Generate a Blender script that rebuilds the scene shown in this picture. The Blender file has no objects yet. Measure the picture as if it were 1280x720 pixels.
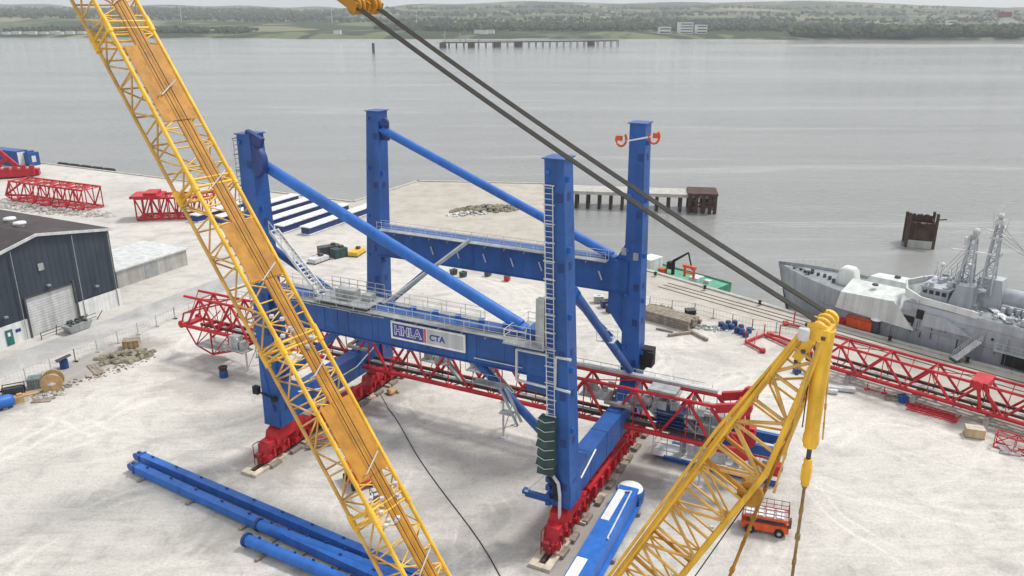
import bpy, math, random
from mathutils import Vector, Matrix
random.seed(7)
R=math.radians
F=1010.19; YH=11.26; H=48.0
TH=math.atan((360-YH)/F); CT,ST=math.cos(TH),math.sin(TH)
def G(px,py,z=0.0):
    """survey: where a sight line meets the level z"""
    X=(px-640)/F; Z=-(py-360)/F
    d=(X,CT+Z*ST,-ST+Z*CT); t=(z-H)/d[2]
    return Vector((t*d[0],t*d[1],z))
OX,OY,HD=4.95,65.84,R(26.61)
def wl(X,Y,Z=0): return Vector((OX+X*math.cos(HD)+Y*math.sin(HD), OY-X*math.sin(HD)+Y*math.cos(HD),Z))
sc=bpy.context.scene; col=sc.collection
# ------------------------------------------------------------------ mesh builder
class MB:
    def __init__(s): s.v=[];s.f=[];s.sm=[]
    def add(s,vs,fs,smooth=False):
        b=len(s.v); s.v+= [tuple(p) for p in vs]
        for f in fs: s.f.append(tuple(b+i for i in f)); s.sm.append(smooth)
    def hexa(s,p): s.add(p,[(3,2,1,0),(4,5,6,7),(0,1,5,4),(1,2,6,5),(2,3,7,6),(3,0,4,7)])
    def box(s,x0,y0,z0,x1,y1,z1):
        s.hexa([(x0,y0,z0),(x1,y0,z0),(x1,y1,z0),(x0,y1,z0),(x0,y0,z1),(x1,y0,z1),(x1,y1,z1),(x0,y1,z1)])
    def cbox(s,c,sx,sy,sz,rz=0):
        c=Vector(c); m=Matrix.Rotation(rz,3,'Z'); P=[]
        for z in (-.5,.5):
            for x,y in ((-.5,-.5),(.5,-.5),(.5,.5),(-.5,.5)): P.append(c+m@Vector((x*sx,y*sy,z*sz)))
        s.hexa(P)
    def bar(s,a,b,w,h=None,w2=None,h2=None,side=None):
        a=Vector(a);b=Vector(b);h=h or w;w2=w2 or w;h2=h2 or h;d=(b-a).normalized()
        sd=Vector(side).normalized() if side is not None else d.cross(Vector((0,0,1)))
        if sd.length<.05: sd=Vector((1,0,0))
        sd=(sd-d*sd.dot(d)).normalized(); up=sd.cross(d).normalized()
        P=[]
        for p,ww,hh in ((a,w,h),(b,w2,h2)):
            for x,y in ((-.5,-.5),(.5,-.5),(.5,.5),(-.5,.5)): P.append(p+sd*x*ww+up*y*hh)
        s.hexa(P)
    def tube(s,a,b,r,n=6,r2=None,caps=True):
        a=Vector(a);b=Vector(b);r2=r if r2 is None else r2
        d=(b-a)
        if d.length<1e-5: return
        d.normalize(); q=Vector((0,0,1)) if abs(d.z)<.9 else Vector((1,0,0))
        x=d.cross(q).normalized(); y=d.cross(x)
        vs=[];
        for p,rr in ((a,r),(b,r2)):
            for i in range(n):
                t=2*math.pi*i/n; vs.append(p+x*rr*math.cos(t)+y*rr*math.sin(t))
        s.add(vs,[(i,(i+1)%n,n+(i+1)%n,n+i) for i in range(n)],True)
        if caps: s.add(vs,[tuple(range(n))[::-1],tuple(range(n,2*n))])
    def path(s,pts,r,n=6):
        for a,b in zip(pts,pts[1:]): s.tube(a,b,r,n)
    def prism(s,poly,z0,z1):
        n=len(poly); vs=[(x,y,z0) for x,y in poly]+[(x,y,z1) for x,y in poly]
        s.add(vs,[tuple(range(n))[::-1],tuple(range(n,2*n))]+[(i,(i+1)%n,n+(i+1)%n,n+i) for i in range(n)])
    def extr(s,poly,off):
        off=Vector(off); n=len(poly); vs=[Vector(p) for p in poly]; vs+= [p+off for p in vs]
        s.add(vs,[tuple(range(n))[::-1],tuple(range(n,2*n))]+[(i,(i+1)%n,n+(i+1)%n,n+i) for i in range(n)])
    def quad(s,a,b,c,d): s.add([a,b,c,d],[(0,1,2,3)])
    def lathe(s,c,prof,n=16,ax=(0,0,1)):
        ax=Vector(ax).normalized(); q=Vector((1,0,0)) if abs(ax.x)<.9 else Vector((0,1,0))
        x=ax.cross(q).normalized(); y=ax.cross(x); c=Vector(c); vs=[]
        for r,z in prof:
            for i in range(n):
                t=2*math.pi*i/n; vs.append(c+ax*z+x*r*math.cos(t)+y*r*math.sin(t))
        m=len(prof); s.add(vs,[(k*n+i,k*n+(i+1)%n,(k+1)*n+(i+1)%n,(k+1)*n+i) for k in range(m-1) for i in range(n)],True)
        s.add(vs,[tuple(range(n))[::-1],tuple(range((m-1)*n,m*n))])
    def blob(s,c,r,rz=1,j=.25,sub=0,rnd=random):
        t=(1+5**.5)/2; c=Vector(c)
        V=[Vector(q).normalized() for q in [(-1,t,0),(1,t,0),(-1,-t,0),(1,-t,0),(0,-1,t),(0,1,t),(0,-1,-t),(0,1,-t),(t,0,-1),(t,0,1),(-t,0,-1),(-t,0,1)]]
        Fc=[(0,11,5),(0,5,1),(0,1,7),(0,7,10),(0,10,11),(1,5,9),(5,11,4),(11,10,2),(10,7,6),(7,1,8),(3,9,4),(3,4,2),(3,2,6),(3,6,8),(3,8,9),(4,9,5),(2,4,11),(6,2,10),(8,6,7),(9,8,1)]
        for _ in range(sub):
            nf=[];mp={}
            def mid(a,b):
                k=(min(a,b),max(a,b))
                if k not in mp: V.append(((V[a]+V[b])/2).normalized()); mp[k]=len(V)-1
                return mp[k]
            for a,b,d in Fc:
                x,y,z=mid(a,b),mid(b,d),mid(d,a); nf+=[(a,x,z),(b,y,x),(d,z,y),(x,y,z)]
            Fc=nf
        s.add([c+Vector((p.x*r,p.y*r,p.z*r*rz))*(1+rnd.uniform(-j,j)) for p in V],Fc)
    def build(s,name,mat,parent=None,loc=None):
        me=bpy.data.meshes.new(name); me.from_pydata(s.v,[],s.f)
        me.polygons.foreach_set('use_smooth',s.sm); me.materials.append(mat); me.update()
        o=bpy.data.objects.new(name,me); col.objects.link(o)
        if parent: o.parent=parent
        if loc is not None: o.location=loc
        return o
def split_islands(o,gap=.12):
    me=o.data; nv=len(me.vertices); par=list(range(nv))
    def find(a):
        while par[a]!=a: par[a]=par[par[a]]; a=par[a]
        return a
    for p in me.polygons:
        v=p.vertices
        for k in v[1:]:
            a,b=find(v[0]),find(k)
            if a!=b: par[a]=b
    isl={}
    for i in range(nv): isl.setdefault(find(i),[]).append(i)
    L=[[ [min(me.vertices[i].co[k] for i in vs)-gap for k in range(3)],[max(me.vertices[i].co[k] for i in vs)+gap for k in range(3)],set(vs)] for vs in isl.values()]
    ch=True
    while ch:
        ch=False
        for a in range(len(L)):
            for b in range(a+1,len(L)):
                A,Bb=L[a],L[b]
                if all(A[0][k]<=Bb[1][k] and Bb[0][k]<=A[1][k] for k in range(3)):
                    A[0]=[min(A[0][k],Bb[0][k]) for k in range(3)];A[1]=[max(A[1][k],Bb[1][k]) for k in range(3)];A[2]|=Bb[2]; L.pop(b); ch=True; break
            if ch: break
    if not 1<len(L)<=60: return
    base=o.name.split('.')[0]
    for A in L:
        idx={}; vs=[];fs=[];sm=[]
        for p in me.polygons:
            if p.vertices[0] in A[2]:
                f=[]
                for i in p.vertices:
                    if i not in idx: idx[i]=len(vs); vs.append(tuple(me.vertices[i].co))
                    f.append(idx[i])
                fs.append(f); sm.append(p.use_smooth)
        m2=bpy.data.meshes.new(base); m2.from_pydata(vs,[],fs); m2.polygons.foreach_set('use_smooth',sm); m2.materials.append(me.materials[0])
        q=bpy.data.objects.new(base,m2); col.objects.link(q); q.parent=o.parent; q.location=o.location; q.rotation_euler=o.rotation_euler
    for c in o.children: c.parent=o.parent
    bpy.data.objects.remove(o)
def tag(o,label=None,cat=None,group=None,kind=None):
    if label: o['label']=label
    if cat: o['category']=cat
    if group: o['group']=group
    if kind: o['kind']=kind
    return o
def thing(name,label,cat,loc=(0,0,0),rz=0,group=None):
    o=bpy.data.objects.new(name,None); col.objects.link(o); o.location=loc; o.rotation_euler=(0,0,rz)
    return tag(o,label,cat,group)
def copy_tree(o,parent=None):
    c=o.copy(); col.objects.link(c)
    if parent: c.parent=parent
    for ch in list(o.children): copy_tree(ch,c)
    return c
# ------------------------------------------------------------------ materials
def node(nt,t,**k):
    n=nt.nodes.new(t)
    for a,b in k.items():
        if a.startswith('i_'): n.inputs[int(a[2:]) if a[2:].isdigit() else a[2:].replace('_',' ')].default_value=b
        else: setattr(n,a,b)
    return n
def newmat(name):
    m=bpy.data.materials.new(name); m.use_nodes=True; nt=m.node_tree
    return m,nt,nt.nodes['Principled BSDF']
def ramp(nt,src,stops):
    r=nt.nodes.new('ShaderNodeValToRGB'); e=r.color_ramp.elements
    while len(e)<len(stops): e.new(.5)
    for i,(p,c) in enumerate(stops):
        e[i].position=p; e[i].color=(*c,1) if len(c)==3 else c
    nt.links.new(src,r.inputs[0]); return r.outputs[0]
def noise(nt,vec,scale,detail=4,rough=.55,dist=0,out='Fac'):
    n=node(nt,'ShaderNodeTexNoise'); n.inputs['Scale'].default_value=scale; n.inputs['Detail'].default_value=detail
    n.inputs['Roughness'].default_value=rough; n.inputs['Distortion'].default_value=dist
    nt.links.new(vec,n.inputs['Vector']); return n.outputs[out]
def mix(nt,a,b,fac,mode='MIX'):
    m=nt.nodes.new('ShaderNodeMix'); m.data_type='RGBA'; m.blend_type=mode
    for v,i in ((fac,0),(a,6),(b,7)):
        if hasattr(v,'links') or hasattr(v,'node'): nt.links.new(v,m.inputs[i])
        else: m.inputs[i].default_value=v if i==0 else (*v,1)
    return m.outputs[2]
def math_(nt,op,a,b=None,clamp=False):
    m=nt.nodes.new('ShaderNodeMath'); m.operation=op; m.use_clamp=clamp
    for v,i in ((a,0),(b,1)):
        if v is None: continue
        if hasattr(v,'node'): nt.links.new(v,m.inputs[i])
        else: m.inputs[i].default_value=v
    return m.outputs[0]
def coord(nt,kind='Object',scale=None):
    t=nt.nodes.new('ShaderNodeTexCoord'); o=t.outputs[kind]
    if scale:
        mp=nt.nodes.new('ShaderNodeMapping'); mp.inputs['Scale'].default_value=scale; nt.links.new(o,mp.inputs['Vector']); o=mp.outputs[0]
    return o
def paint(name,c,rough=.45,wear=(.25,.22,.2),amt=.25,var=.18,scale=.6,metal=0,spec=.4):
    m,nt,b=newmat(name); v=coord(nt)
    n1=noise(nt,v,scale,5,.6); n2=noise(nt,v,scale*7,6,.7,.4)
    dark=tuple(x*(1-var) for x in c); lite=tuple(min(1,x*(1+var)+.004) for x in c)
    base=ramp(nt,n1,[(.3,dark),(.7,lite)])
    k=ramp(nt,n2,[(.58,(0,0,0)),(.78,(amt,amt,amt))])
    o=mix(nt,base,wear,k)
    mp=nt.nodes.new('ShaderNodeMapping'); mp.inputs['Scale'].default_value=(3.2,3.2,.16); nt.links.new(v,mp.inputs['Vector'])
    n3=noise(nt,mp.outputs[0],1,5,.7,.2); gr=tuple(min(1,x*.45+y*.25) for x,y in zip(c,(.12,.09,.06)))
    o=mix(nt,o,gr,ramp(nt,n3,[(.55,(0,0,0)),(.74,(amt*1.1,)*3)]))
    mp4=nt.nodes.new('ShaderNodeMapping'); mp4.inputs['Scale'].default_value=(.9,.9,.05); nt.links.new(v,mp4.inputs['Vector'])
    n4=noise(nt,mp4.outputs[0],1,3,.6,.2); o=mix(nt,o,ramp(nt,n4,[(.35,(.80,.80,.80)),(.65,(1.12,1.12,1.12))]),.8,'MULTIPLY')
    nt.links.new(o,b.inputs['Base Color'])
    rg=ramp(nt,n2,[(.3,(max(.05,rough-.1),)*3),(.7,(min(1,rough+.15),)*3)]); nt.links.new(rg,b.inputs['Roughness'])
    b.inputs['Roughness'].default_value=rough; b.inputs['Metallic'].default_value=metal
    b.inputs['Specular IOR Level'].default_value=spec
    return m
M={}
M['blue']=paint('blue_paint',(.011,.078,.29),.42,(.11,.15,.24),.5,.22,.35)
M['chain']=paint('greased_chain',(.28,.17,.06),.6,(.08,.05,.03),.6,.4,3)
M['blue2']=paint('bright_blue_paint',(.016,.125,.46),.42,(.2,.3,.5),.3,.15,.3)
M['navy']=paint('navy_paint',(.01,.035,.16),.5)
M['red']=paint('red_paint',(.47,.012,.022),.45,(.18,.06,.05),.5,.2,.6)
M['darkred']=paint('dark_red_paint',(.22,.012,.018),.5)
M['yellow']=paint('yellow_paint',(.76,.44,.035),.45,(.30,.17,.06),.6,.16,.8)
M['tan']=paint('faded_shaded_yellow_paint',(.60,.36,.09),.55,(.35,.25,.14),.5,.2,.9)  # same yellow, faded, with the shade of less lit members put into its colour
M['deck']=paint('yellow_deck_plate',(.42,.19,.014),.6,(.26,.15,.04),.6,.22,.9)
M['orange']=paint('orange_paint',(.62,.09,.02),.5,(.25,.1,.05),.5,.2,1.5)
M['grey']=paint('galvanised_steel',(.36,.38,.38),.45,(.2,.2,.2),.4,.18,1.2,.3)
M['lgrey']=paint('light_grey_steel',(.55,.56,.56),.5,(.3,.3,.3),.3,.12,1.2)
M['dgrey']=paint('dark_steel',(.06,.065,.07),.6,(.15,.12,.1),.4,.3,1.5)
M['black']=paint('black_rubber',(.014,.014,.015),.8,(.05,.05,.05),.4,.3,2)
M['rope']=paint('wire_rope',(.02,.017,.013),.6,(.08,.07,.05),.5,.3,3)
M['white']=paint('white_paint',(.72,.73,.72),.5,(.4,.38,.34),.4,.08,.8)
M['navygrey']=paint('ship_grey_paint',(.40,.43,.46),.5,(.18,.17,.16),.28,.13,.35)
M['hullgrey']=paint('hull_grey_paint',(.32,.35,.375),.5,(.15,.12,.10),.3,.16,.25)
M['deckgrey']=paint('ship_deck_coating',(.24,.26,.28),.8,(.16,.15,.14),.5,.2,.4)
M['cover']=paint('white_tarpaulin',(.60,.63,.61),.85,(.42,.45,.42),.5,.1,.3)
M['green']=paint('green_paint',(.05,.26,.16),.6,(.2,.2,.15),.5,.25,.6)
M['teal']=paint('teal_paint',(.015,.15,.15),.5)
M['greentarp']=paint('dark_green_tarpaulin',(.035,.075,.065),.8,(.1,.12,.11),.4,.3,1)
M['wood']=paint('weathered_timber',(.26,.225,.185),.9,(.16,.13,.1),.7,.3,1.6)
M['plywood']=paint('plywood',(.52,.33,.15),.8,(.3,.2,.1),.5,.2,1.2)
M['rust']=paint('rusty_steel',(.065,.036,.028),.85,(.22,.16,.11),.7,.45,.5)
M['pad']=paint('beige_timber_mat',(.52,.46,.37),.85,(.3,.25,.2),.7,.2,.8)
M['rubble']=paint('rubble',(.22,.20,.15),.95,(.08,.10,.04),.7,.5,1.2)
M['weed']=paint('weeds',(.09,.12,.04),.95,(.2,.17,.1),.6,.4,1)
M['signwhite']=paint('sign_white',(.8,.8,.8),.4,(.6,.6,.6),.1,.03)
M['signgrey']=paint('sign_grey',(.47,.49,.51),.4,(.5,.5,.5),.1,.03)
M['signblue']=paint('sign_navy',(.035,.055,.30),.4,(.1,.1,.3),.1,.05)
M['signred']=paint('sign_red',(.6,.02,.05),.4)
M['glass']=paint('dark_glass',(.02,.025,.03),.12,(.05,.05,.05),.1,.1,1,0,.6)
M['foliage']=paint('tree_foliage',(.036,.060,.026),.9,(.09,.12,.05),.6,.4,.05)
M['concretewall']=paint('concrete',(.42,.41,.38),.9,(.25,.23,.2),.6,.15,.4)
# ------------------------------------------------------------------ setting
QUAY=[(-900,640),(-175,275.6),(-65.7,220.7),(-42,209),(-28,236),(12,232),(13,162),(26.3,150),(40,134.6),(54,118.8),(71.5,101.5),(110,60),(160,5),(230,-70)]
def ground_mat():
    m,nt,b=newmat('concrete_yard'); v=coord(nt)
    n1=noise(nt,v,.035,6,.6,.6); n2=noise(nt,v,.28,8,.7,.8); n3=noise(nt,v,3.2,8,.75)
    base=ramp(nt,n1,[(.30,(.41,.405,.395)),(.46,(.52,.515,.50)),(.62,(.56,.552,.535)),(.8,(.59,.58,.56))])
    base=mix(nt,base,ramp(nt,n2,[(.32,(.58,.58,.575)),(.48,(.95,.95,.945)),(.7,(1.12,1.12,1.11))]),.55,'MULTIPLY')
    base=mix(nt,base,ramp(nt,n3,[(.3,(.66,.65,.64)),(.5,(1,1,1)),(.72,(1.16,1.16,1.16))]),.8,'MULTIPLY')
    # streaks along the working direction
    vs=coord(nt); mp=nt.nodes.new('ShaderNodeMapping'); mp.inputs['Rotation'].default_value=(0,0,R(-55)); mp.inputs['Scale'].default_value=(.09,.6,1)
    nt.links.new(vs,mp.inputs['Vector']); st=noise(nt,mp.outputs[0],1,6,.65,1.6)
    base=mix(nt,base,ramp(nt,st,[(.32,(.74,.74,.74)),(.5,(1,1,1)),(.68,(1.14,1.14,1.14))]),.45,'MULTIPLY')
    # tyre tracks: pairs of arcs
    sep=nt.nodes.new('ShaderNodeSeparateXYZ'); nt.links.new(vs,sep.inputs[0])
    wob=noise(nt,vs,.06,3,.5)
    tot=None
    rr=random.Random(5)
    arcs=[]
    for k in range(30):
        cx=rr.uniform(-45,60); cy=rr.uniform(55,125); rad=rr.uniform(7,34); arcs.append((cx,cy,rad,rr.uniform(.35,.75)))
        arcs.append((cx,cy,rad+1.9,arcs[-1][3]))
    for cx,cy,rad,w in arcs:
        dx=math_(nt,'SUBTRACT',sep.outputs[0],cx); dy=math_(nt,'SUBTRACT',sep.outputs[1],cy)
        d=math_(nt,'SQRT',math_(nt,'ADD',math_(nt,'MULTIPLY',dx,dx),math_(nt,'MULTIPLY',dy,dy)))
        d=math_(nt,'ABSOLUTE',math_(nt,'SUBTRACT',math_(nt,'ADD',d,math_(nt,'MULTIPLY',wob,9.)),rad+4.5))
        k=math_(nt,'SUBTRACT',1,math_(nt,'DIVIDE',d,w),True)
        tot=k if tot is None else math_(nt,'MAXIMUM',tot,k)
    br=noise(nt,vs,.11,4,.6); br=ramp(nt,br,[(.40,(0,0,0)),(.62,(.6,.6,.6))]); grain=ramp(nt,noise(nt,vs,1.6,5,.7),[(.3,(.2,.2,.2)),(.7,(1,1,1))])
    k=math_(nt,'MULTIPLY',math_(nt,'MULTIPLY',tot,br),grain)
    base=mix(nt,base,(.80,.79,.765),k)
    # dirty grey-brown stain patches
    d1=noise(nt,vs,.075,7,.62,1.0); k=ramp(nt,d1,[(.58,(0,0,0)),(.70,(.6,.6,.6))])
    base=mix(nt,base,(.30,.295,.285),k)
    d2=noise(nt,vs,.5,7,.7,.6); k=ramp(nt,d2,[(.66,(0,0,0)),(.74,(.4,.4,.4))]); base=mix(nt,base,(.27,.26,.25),k)
    # trodden oily dirt along the two bogie rows and under the boom
    mpl=nt.nodes.new('ShaderNodeMapping'); mpl.vector_type='TEXTURE'; mpl.inputs['Location'].default_value=(OX,OY,0); mpl.inputs['Rotation'].default_value=(0,0,-HD); nt.links.new(vs,mpl.inputs['Vector'])
    sl_=nt.nodes.new('ShaderNodeSeparateXYZ'); nt.links.new(mpl.outputs[0],sl_.inputs[0])
    dn=noise(nt,vs,.35,6,.7,.8); dn2=math_(nt,'MULTIPLY',math_(nt,'SUBTRACT',dn,.5),9.)
    def patch(cx,cy,hx_,hy_,amt_,soft=2.5):
        ax=math_(nt,'SUBTRACT',math_(nt,'ABSOLUTE',math_(nt,'SUBTRACT',sl_.outputs[0],cx)),hx_); ay=math_(nt,'SUBTRACT',math_(nt,'ABSOLUTE',math_(nt,'SUBTRACT',sl_.outputs[1],cy)),hy_)
        d=math_(nt,'ADD',math_(nt,'MAXIMUM',ax,ay),dn2); return math_(nt,'MULTIPLY',math_(nt,'SUBTRACT',1,math_(nt,'DIVIDE',math_(nt,'MAXIMUM',d,0.),soft),True),amt_)
    for a_ in ((2.2,8,2.6,14,.62),(-34,8,2.4,14,.55),(-4.5,-1,2.6,4,.35),(-30,-14,2.2,2.0,.45),(-12,4,4,6,.18),(-57,9,4,3,.4),(-76,2,2.2,14,.65),(26,2,5,4,.2),(14,12,5,3,.3),(33,44,9,2,.35)):
        base=mix(nt,base,(.25,.243,.23),patch(*a_))
    # browner toward the quay (y+x large) – worn unsurfaced strip
    q=math_(nt,'ADD',math_(nt,'MULTIPLY',sep.outputs[0],.722),math_(nt,'MULTIPLY',sep.outputs[1],.692))
    q=math_(nt,'ADD',q,math_(nt,'MULTIPLY',wob,14.)); k=math_(nt,'MULTIPLY',math_(nt,'SUBTRACT',q,104.),.045,True)
    tanc=ramp(nt,noise(nt,vs,.22,6,.7),[(.3,(.30,.275,.235)),(.55,(.42,.395,.35)),(.8,(.5,.48,.44))])
    base=mix(nt,base,tanc,math_(nt,'MULTIPLY',k,.75))
    base=mix(nt,base,(.97,.95,.91),1.0,'MULTIPLY')
    nt.links.new(base,b.inputs['Base Color']); b.inputs['Roughness'].default_value=.92; b.inputs['Specular IOR Level'].default_value=.2
    bp=nt.nodes.new('ShaderNodeBump'); bp.inputs['Strength'].default_value=.35; bp.inputs['Distance'].default_value=.08
    nt.links.new(n3,bp.inputs['Height']); nt.links.new(bp.outputs[0],b.inputs['Normal'])
    return m
gm=MB(); poly=QUAY+[(230,-250),(-900,-250)]
gm.add([(x,y,0) for x,y in poly],[tuple(range(len(poly)))[::-1]])
g=gm.build('ground',ground_mat()); tag(g,kind='structure')
# quay wall + coping
qw=MB(); cp=MB()
for (a,b) in zip(QUAY,QUAY[1:]):
    a=Vector((*a,0)); b=Vector((*b,0)); d=(b-a).normalized(); nn=Vector((d.y,-d.x,0))
    qw.quad(a+Vector((0,0,-9)),b+Vector((0,0,-9)),b,a)
    cp.bar(a-d*.02+nn*.45+Vector((0,0,.13)),b+nn*.45+Vector((0,0,.13)),.9,.26)
tag(qw.build('quay_wall',M['concretewall']),kind='structure'); tag(cp.build('kerb',M['concretewall']),kind='structure')
# hangar access road: darker asphalt strip beside the fence
m,nt,b=newmat('worn_asphalt'); v=coord(nt)
c=ramp(nt,noise(nt,v,.09,7,.65,.8),[(.35,(.30,.30,.30)),(.5,(.40,.395,.385)),(.62,(.50,.49,.475))])
c=mix(nt,c,ramp(nt,noise(nt,v,2.2,7,.7),[(.3,(.75,.75,.75)),(.7,(1.1,1.1,1.1))]),.6,'MULTIPLY'); nt.links.new(c,b.inputs['Base Color']); b.inputs['Roughness'].default_value=.9
rd=MB(); P=[wl(-83,-60,.006),wl(-83,62,.006),wl(-89,62,.006),wl(-90,-60,.006)]; rd.add(P,[(0,1,2,3)])
tag(rd.build('road',m),kind='structure')
# crane rail track (embedded) on the quay apron
tr=MB()
Q0=Vector((54,118.8,0)); QU=Vector((.6916,-.7223,0)); QN=Vector((.7223,.6916,0))
for off in (-2.2,-3.6,-5.2):
    tr.bar(Q0-QU*34+QN*off+Vector((0,0,.03)),Q0+QU*60+QN*off+Vector((0,0,.03)),.22,.06)
tag(tr.build('rail_track',M['dgrey']),kind='structure')
# water
def water_mat():
    m,nt,b=newmat('estuary_water'); v=coord(nt)
    b.inputs['Base Color'].default_value=(.10,.105,.10,1); b.inputs['Roughness'].default_value=.10; b.inputs['IOR'].default_value=1.33
    mp=nt.nodes.new('ShaderNodeMapping'); mp.inputs['Rotation'].default_value=(0,0,R(-12)); mp.inputs['Scale'].default_value=(.42,1,1); nt.links.new(v,mp.inputs['Vector'])
    a=noise(nt,mp.outputs[0],.75,7,.68,1.1); a2=noise(nt,mp.outputs[0],.10,4,.6,.4)
    h=math_(nt,'ADD',math_(nt,'MULTIPLY',a,1.5),math_(nt,'MULTIPLY',a2,1.6))
    bp=nt.nodes.new('ShaderNodeBump'); bp.inputs['Strength'].default_value=.85; bp.inputs['Distance'].default_value=.24
    nt.links.new(h,bp.inputs['Height']); nt.links.new(bp.outputs[0],b.inputs['Normal'])
    # silty / foam streaks
    mp2=nt.nodes.new('ShaderNodeMapping'); mp2.inputs['Rotation'].default_value=(0,0,R(14)); mp2.inputs['Scale'].default_value=(.10,1,1); nt.links.new(v,mp2.inputs['Vector'])
    s=noise(nt,mp2.outputs[0],.03,5,.6,.8)
    c=ramp(nt,s,[(.40,(.23,.237,.232)),(.60,(.26,.267,.26)),(.635,(.34,.345,.335)),(.66,(.26,.267,.26))])
    nt.links.new(c,b.inputs['Base Color'])
    rr=ramp(nt,noise(nt,mp2.outputs[0],.012,4,.6,.5),[(.4,(.07,)*3),(.6,(.12,)*3)]); nt.links.new(rr,b.inputs['Roughness'])
    return m
w=MB(); w.add([(-7000,-300,-5),(7000,-300,-5),(7000,7500,-5),(-7000,7500,-5)],[(0,1,2,3)])
tag(w.build('water',water_mat()),kind='structure')
# far shore
def shore_y(x): return 1600-.06*x+18*math.sin(x*.006)+10*math.sin(x*.021+1)
def hill(x,y):
    d=y-shore_y(x)
    if d<0: return -7
    k=max(0,min(1,(d-500)/3300)); h=-1.5+min(d,120)*.012
    h+=5*max(0,min(1,(d-150)/500))
    h+=k*k*(3-2*k)*(62+22*math.sin(x*.0011+.6)+10*math.sin(x*.0031+2)+5*math.sin(x*.008))
    h+=k*5*math.sin(x*.012+y*.004)
    if x<-600: h+=16*math.exp(-((x+1650)/700)**2)*min(1,d/900)
    return h
m,nt,b=newmat('farmland'); v=coord(nt)
mp=nt.nodes.new('ShaderNodeMapping'); mp.inputs['Scale'].default_value=(1,.45,1); nt.links.new(v,mp.inputs['Vector'])
vo=nt.nodes.new('ShaderNodeTexVoronoi'); vo.inputs['Scale'].default_value=.0042; nt.links.new(mp.outputs[0],vo.inputs['Vector'])
sp=nt.nodes.new('ShaderNodeSeparateColor'); nt.links.new(vo.outputs['Color'],sp.inputs[0])
c=ramp(nt,sp.outputs[0],[(0,(.10,.12,.06)),(.3,(.15,.16,.085)),(.5,(.22,.21,.13)),(.7,(.12,.145,.07)),(.9,(.20,.17,.12))])
wd=noise(nt,mp.outputs[0],.0026,5,.6,1.2); c=mix(nt,c,(.032,.052,.026),ramp(nt,wd,[(.47,(0,0,0)),(.51,(1,1,1))]))
ve=nt.nodes.new('ShaderNodeTexVoronoi'); ve.feature='DISTANCE_TO_EDGE'; ve.inputs['Scale'].default_value=.0042; nt.links.new(mp.outputs[0],ve.inputs['Vector'])
c=mix(nt,c,(.03,.05,.025),ramp(nt,ve.outputs[0],[(.03,(1,1,1)),(.05,(0,0,0))]))
nt.links.new(c,b.inputs['Base Color']); b.inputs['Roughness'].default_value=.95; b.inputs['Specular IOR Level'].default_value=.1
hm=MB(); nx,ny=150,70; vs=[]
for j in range(ny+1):
    for i in range(nx+1):
        y0=1300+ (5600)*(j/ny)**1.8; x=(i/nx-.5)*y0*2.0
        vs.append((x,y0,hill(x,y0) if y0>1300 else -6))
hm.add(vs,[(j*(nx+1)+i,j*(nx+1)+i+1,(j+1)*(nx+1)+i+1,(j+1)*(nx+1)+i) for j in range(ny) for i in range(nx)],True)
tag(hm.build('hills',m),kind='structure')
# tidal mud bank, built as a low terrain strip
mb=MB(); P=[]
mx,mnt,mbb=newmat('tidal_mud'); vv=coord(mnt); cc=ramp(mnt,noise(mnt,vv,.02,6,.7,.5),[(.3,(.16,.155,.14)),(.7,(.30,.29,.27))]); mnt.links.new(cc,mbb.inputs['Base Color']); mbb.inputs['Roughness'].default_value=.5
def strip(pts,w0,w1,z): # closed blob in plan
    n=40; o=[]
    for i in range(n):
        t=2*math.pi*i/n; o.append((math.cos(t),math.sin(t)))
    return o
for (cx,cy,a,bb) in ((640,1290,330,70),(940,1050,160,12),(-250,1480,300,14)):
    n=36; ring=[(cx+a*math.cos(2*math.pi*i/n)*(1+.12*math.sin(i*2.1)),cy+bb*math.sin(2*math.pi*i/n)*(1+.2*math.sin(i*1.3)),-5.05) for i in range(n)]
    vs=ring+[(cx,cy,-4.6)]; mb.add(vs,[(i,(i+1)%n,n) for i in range(n)],True)
tag(mb.build('mud_bank_terrain',mx),kind='structure')
# woods on the far shore
rr=random.Random(11)
def wood(name,n,fx,fd,hh,label):
    t=MB()
    for _ in range(n):
        x=fx(); d=fd(x); y=shore_y(x)+d; h=hh()*rr.uniform(.7,1.25); z=hill(x,y)
        for q in range(4): t.blob((x+rr.uniform(-.45,.45)*h,y+rr.uniform(-3,3),z+h*rr.uniform(.3,.75)),h*rr.uniform(.2,.38),.9,.35,0,rr)
    return tag(t.build(name,M['foliage']),label,'woodland',kind='stuff')
wood('shore_wood',1500,lambda:rr.uniform(540,1020),lambda x:rr.uniform(4,70)+(60 if x>720 else 0)*rr.random(),lambda:14+6*rr.random(),'dark dense wood along the far shore on the right')
wood('shore_wood',700,lambda:rr.uniform(-1050,-560),lambda x:rr.uniform(90,260),lambda:10,'dark trees behind the white sheds on the far left shore')
wood('inland_wood',1700,lambda:rr.uniform(-300,900),lambda x:rr.uniform(260,620),lambda:13,'broad belt of trees behind the far shore fields')
wood('hillside_wood',1500,lambda:rr.uniform(-1900,1900),lambda x:rr.choice([900,1000,1500,1650,2200])+60*math.sin(x*.01)+rr.uniform(0,90),lambda:14,'broken tree belts on the far hillside')
wood('hill_wood',1500,lambda:rr.uniform(-3000,-700),lambda x:rr.uniform(1000,2300),lambda:15,'dark forest covering the far left hill')
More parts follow.
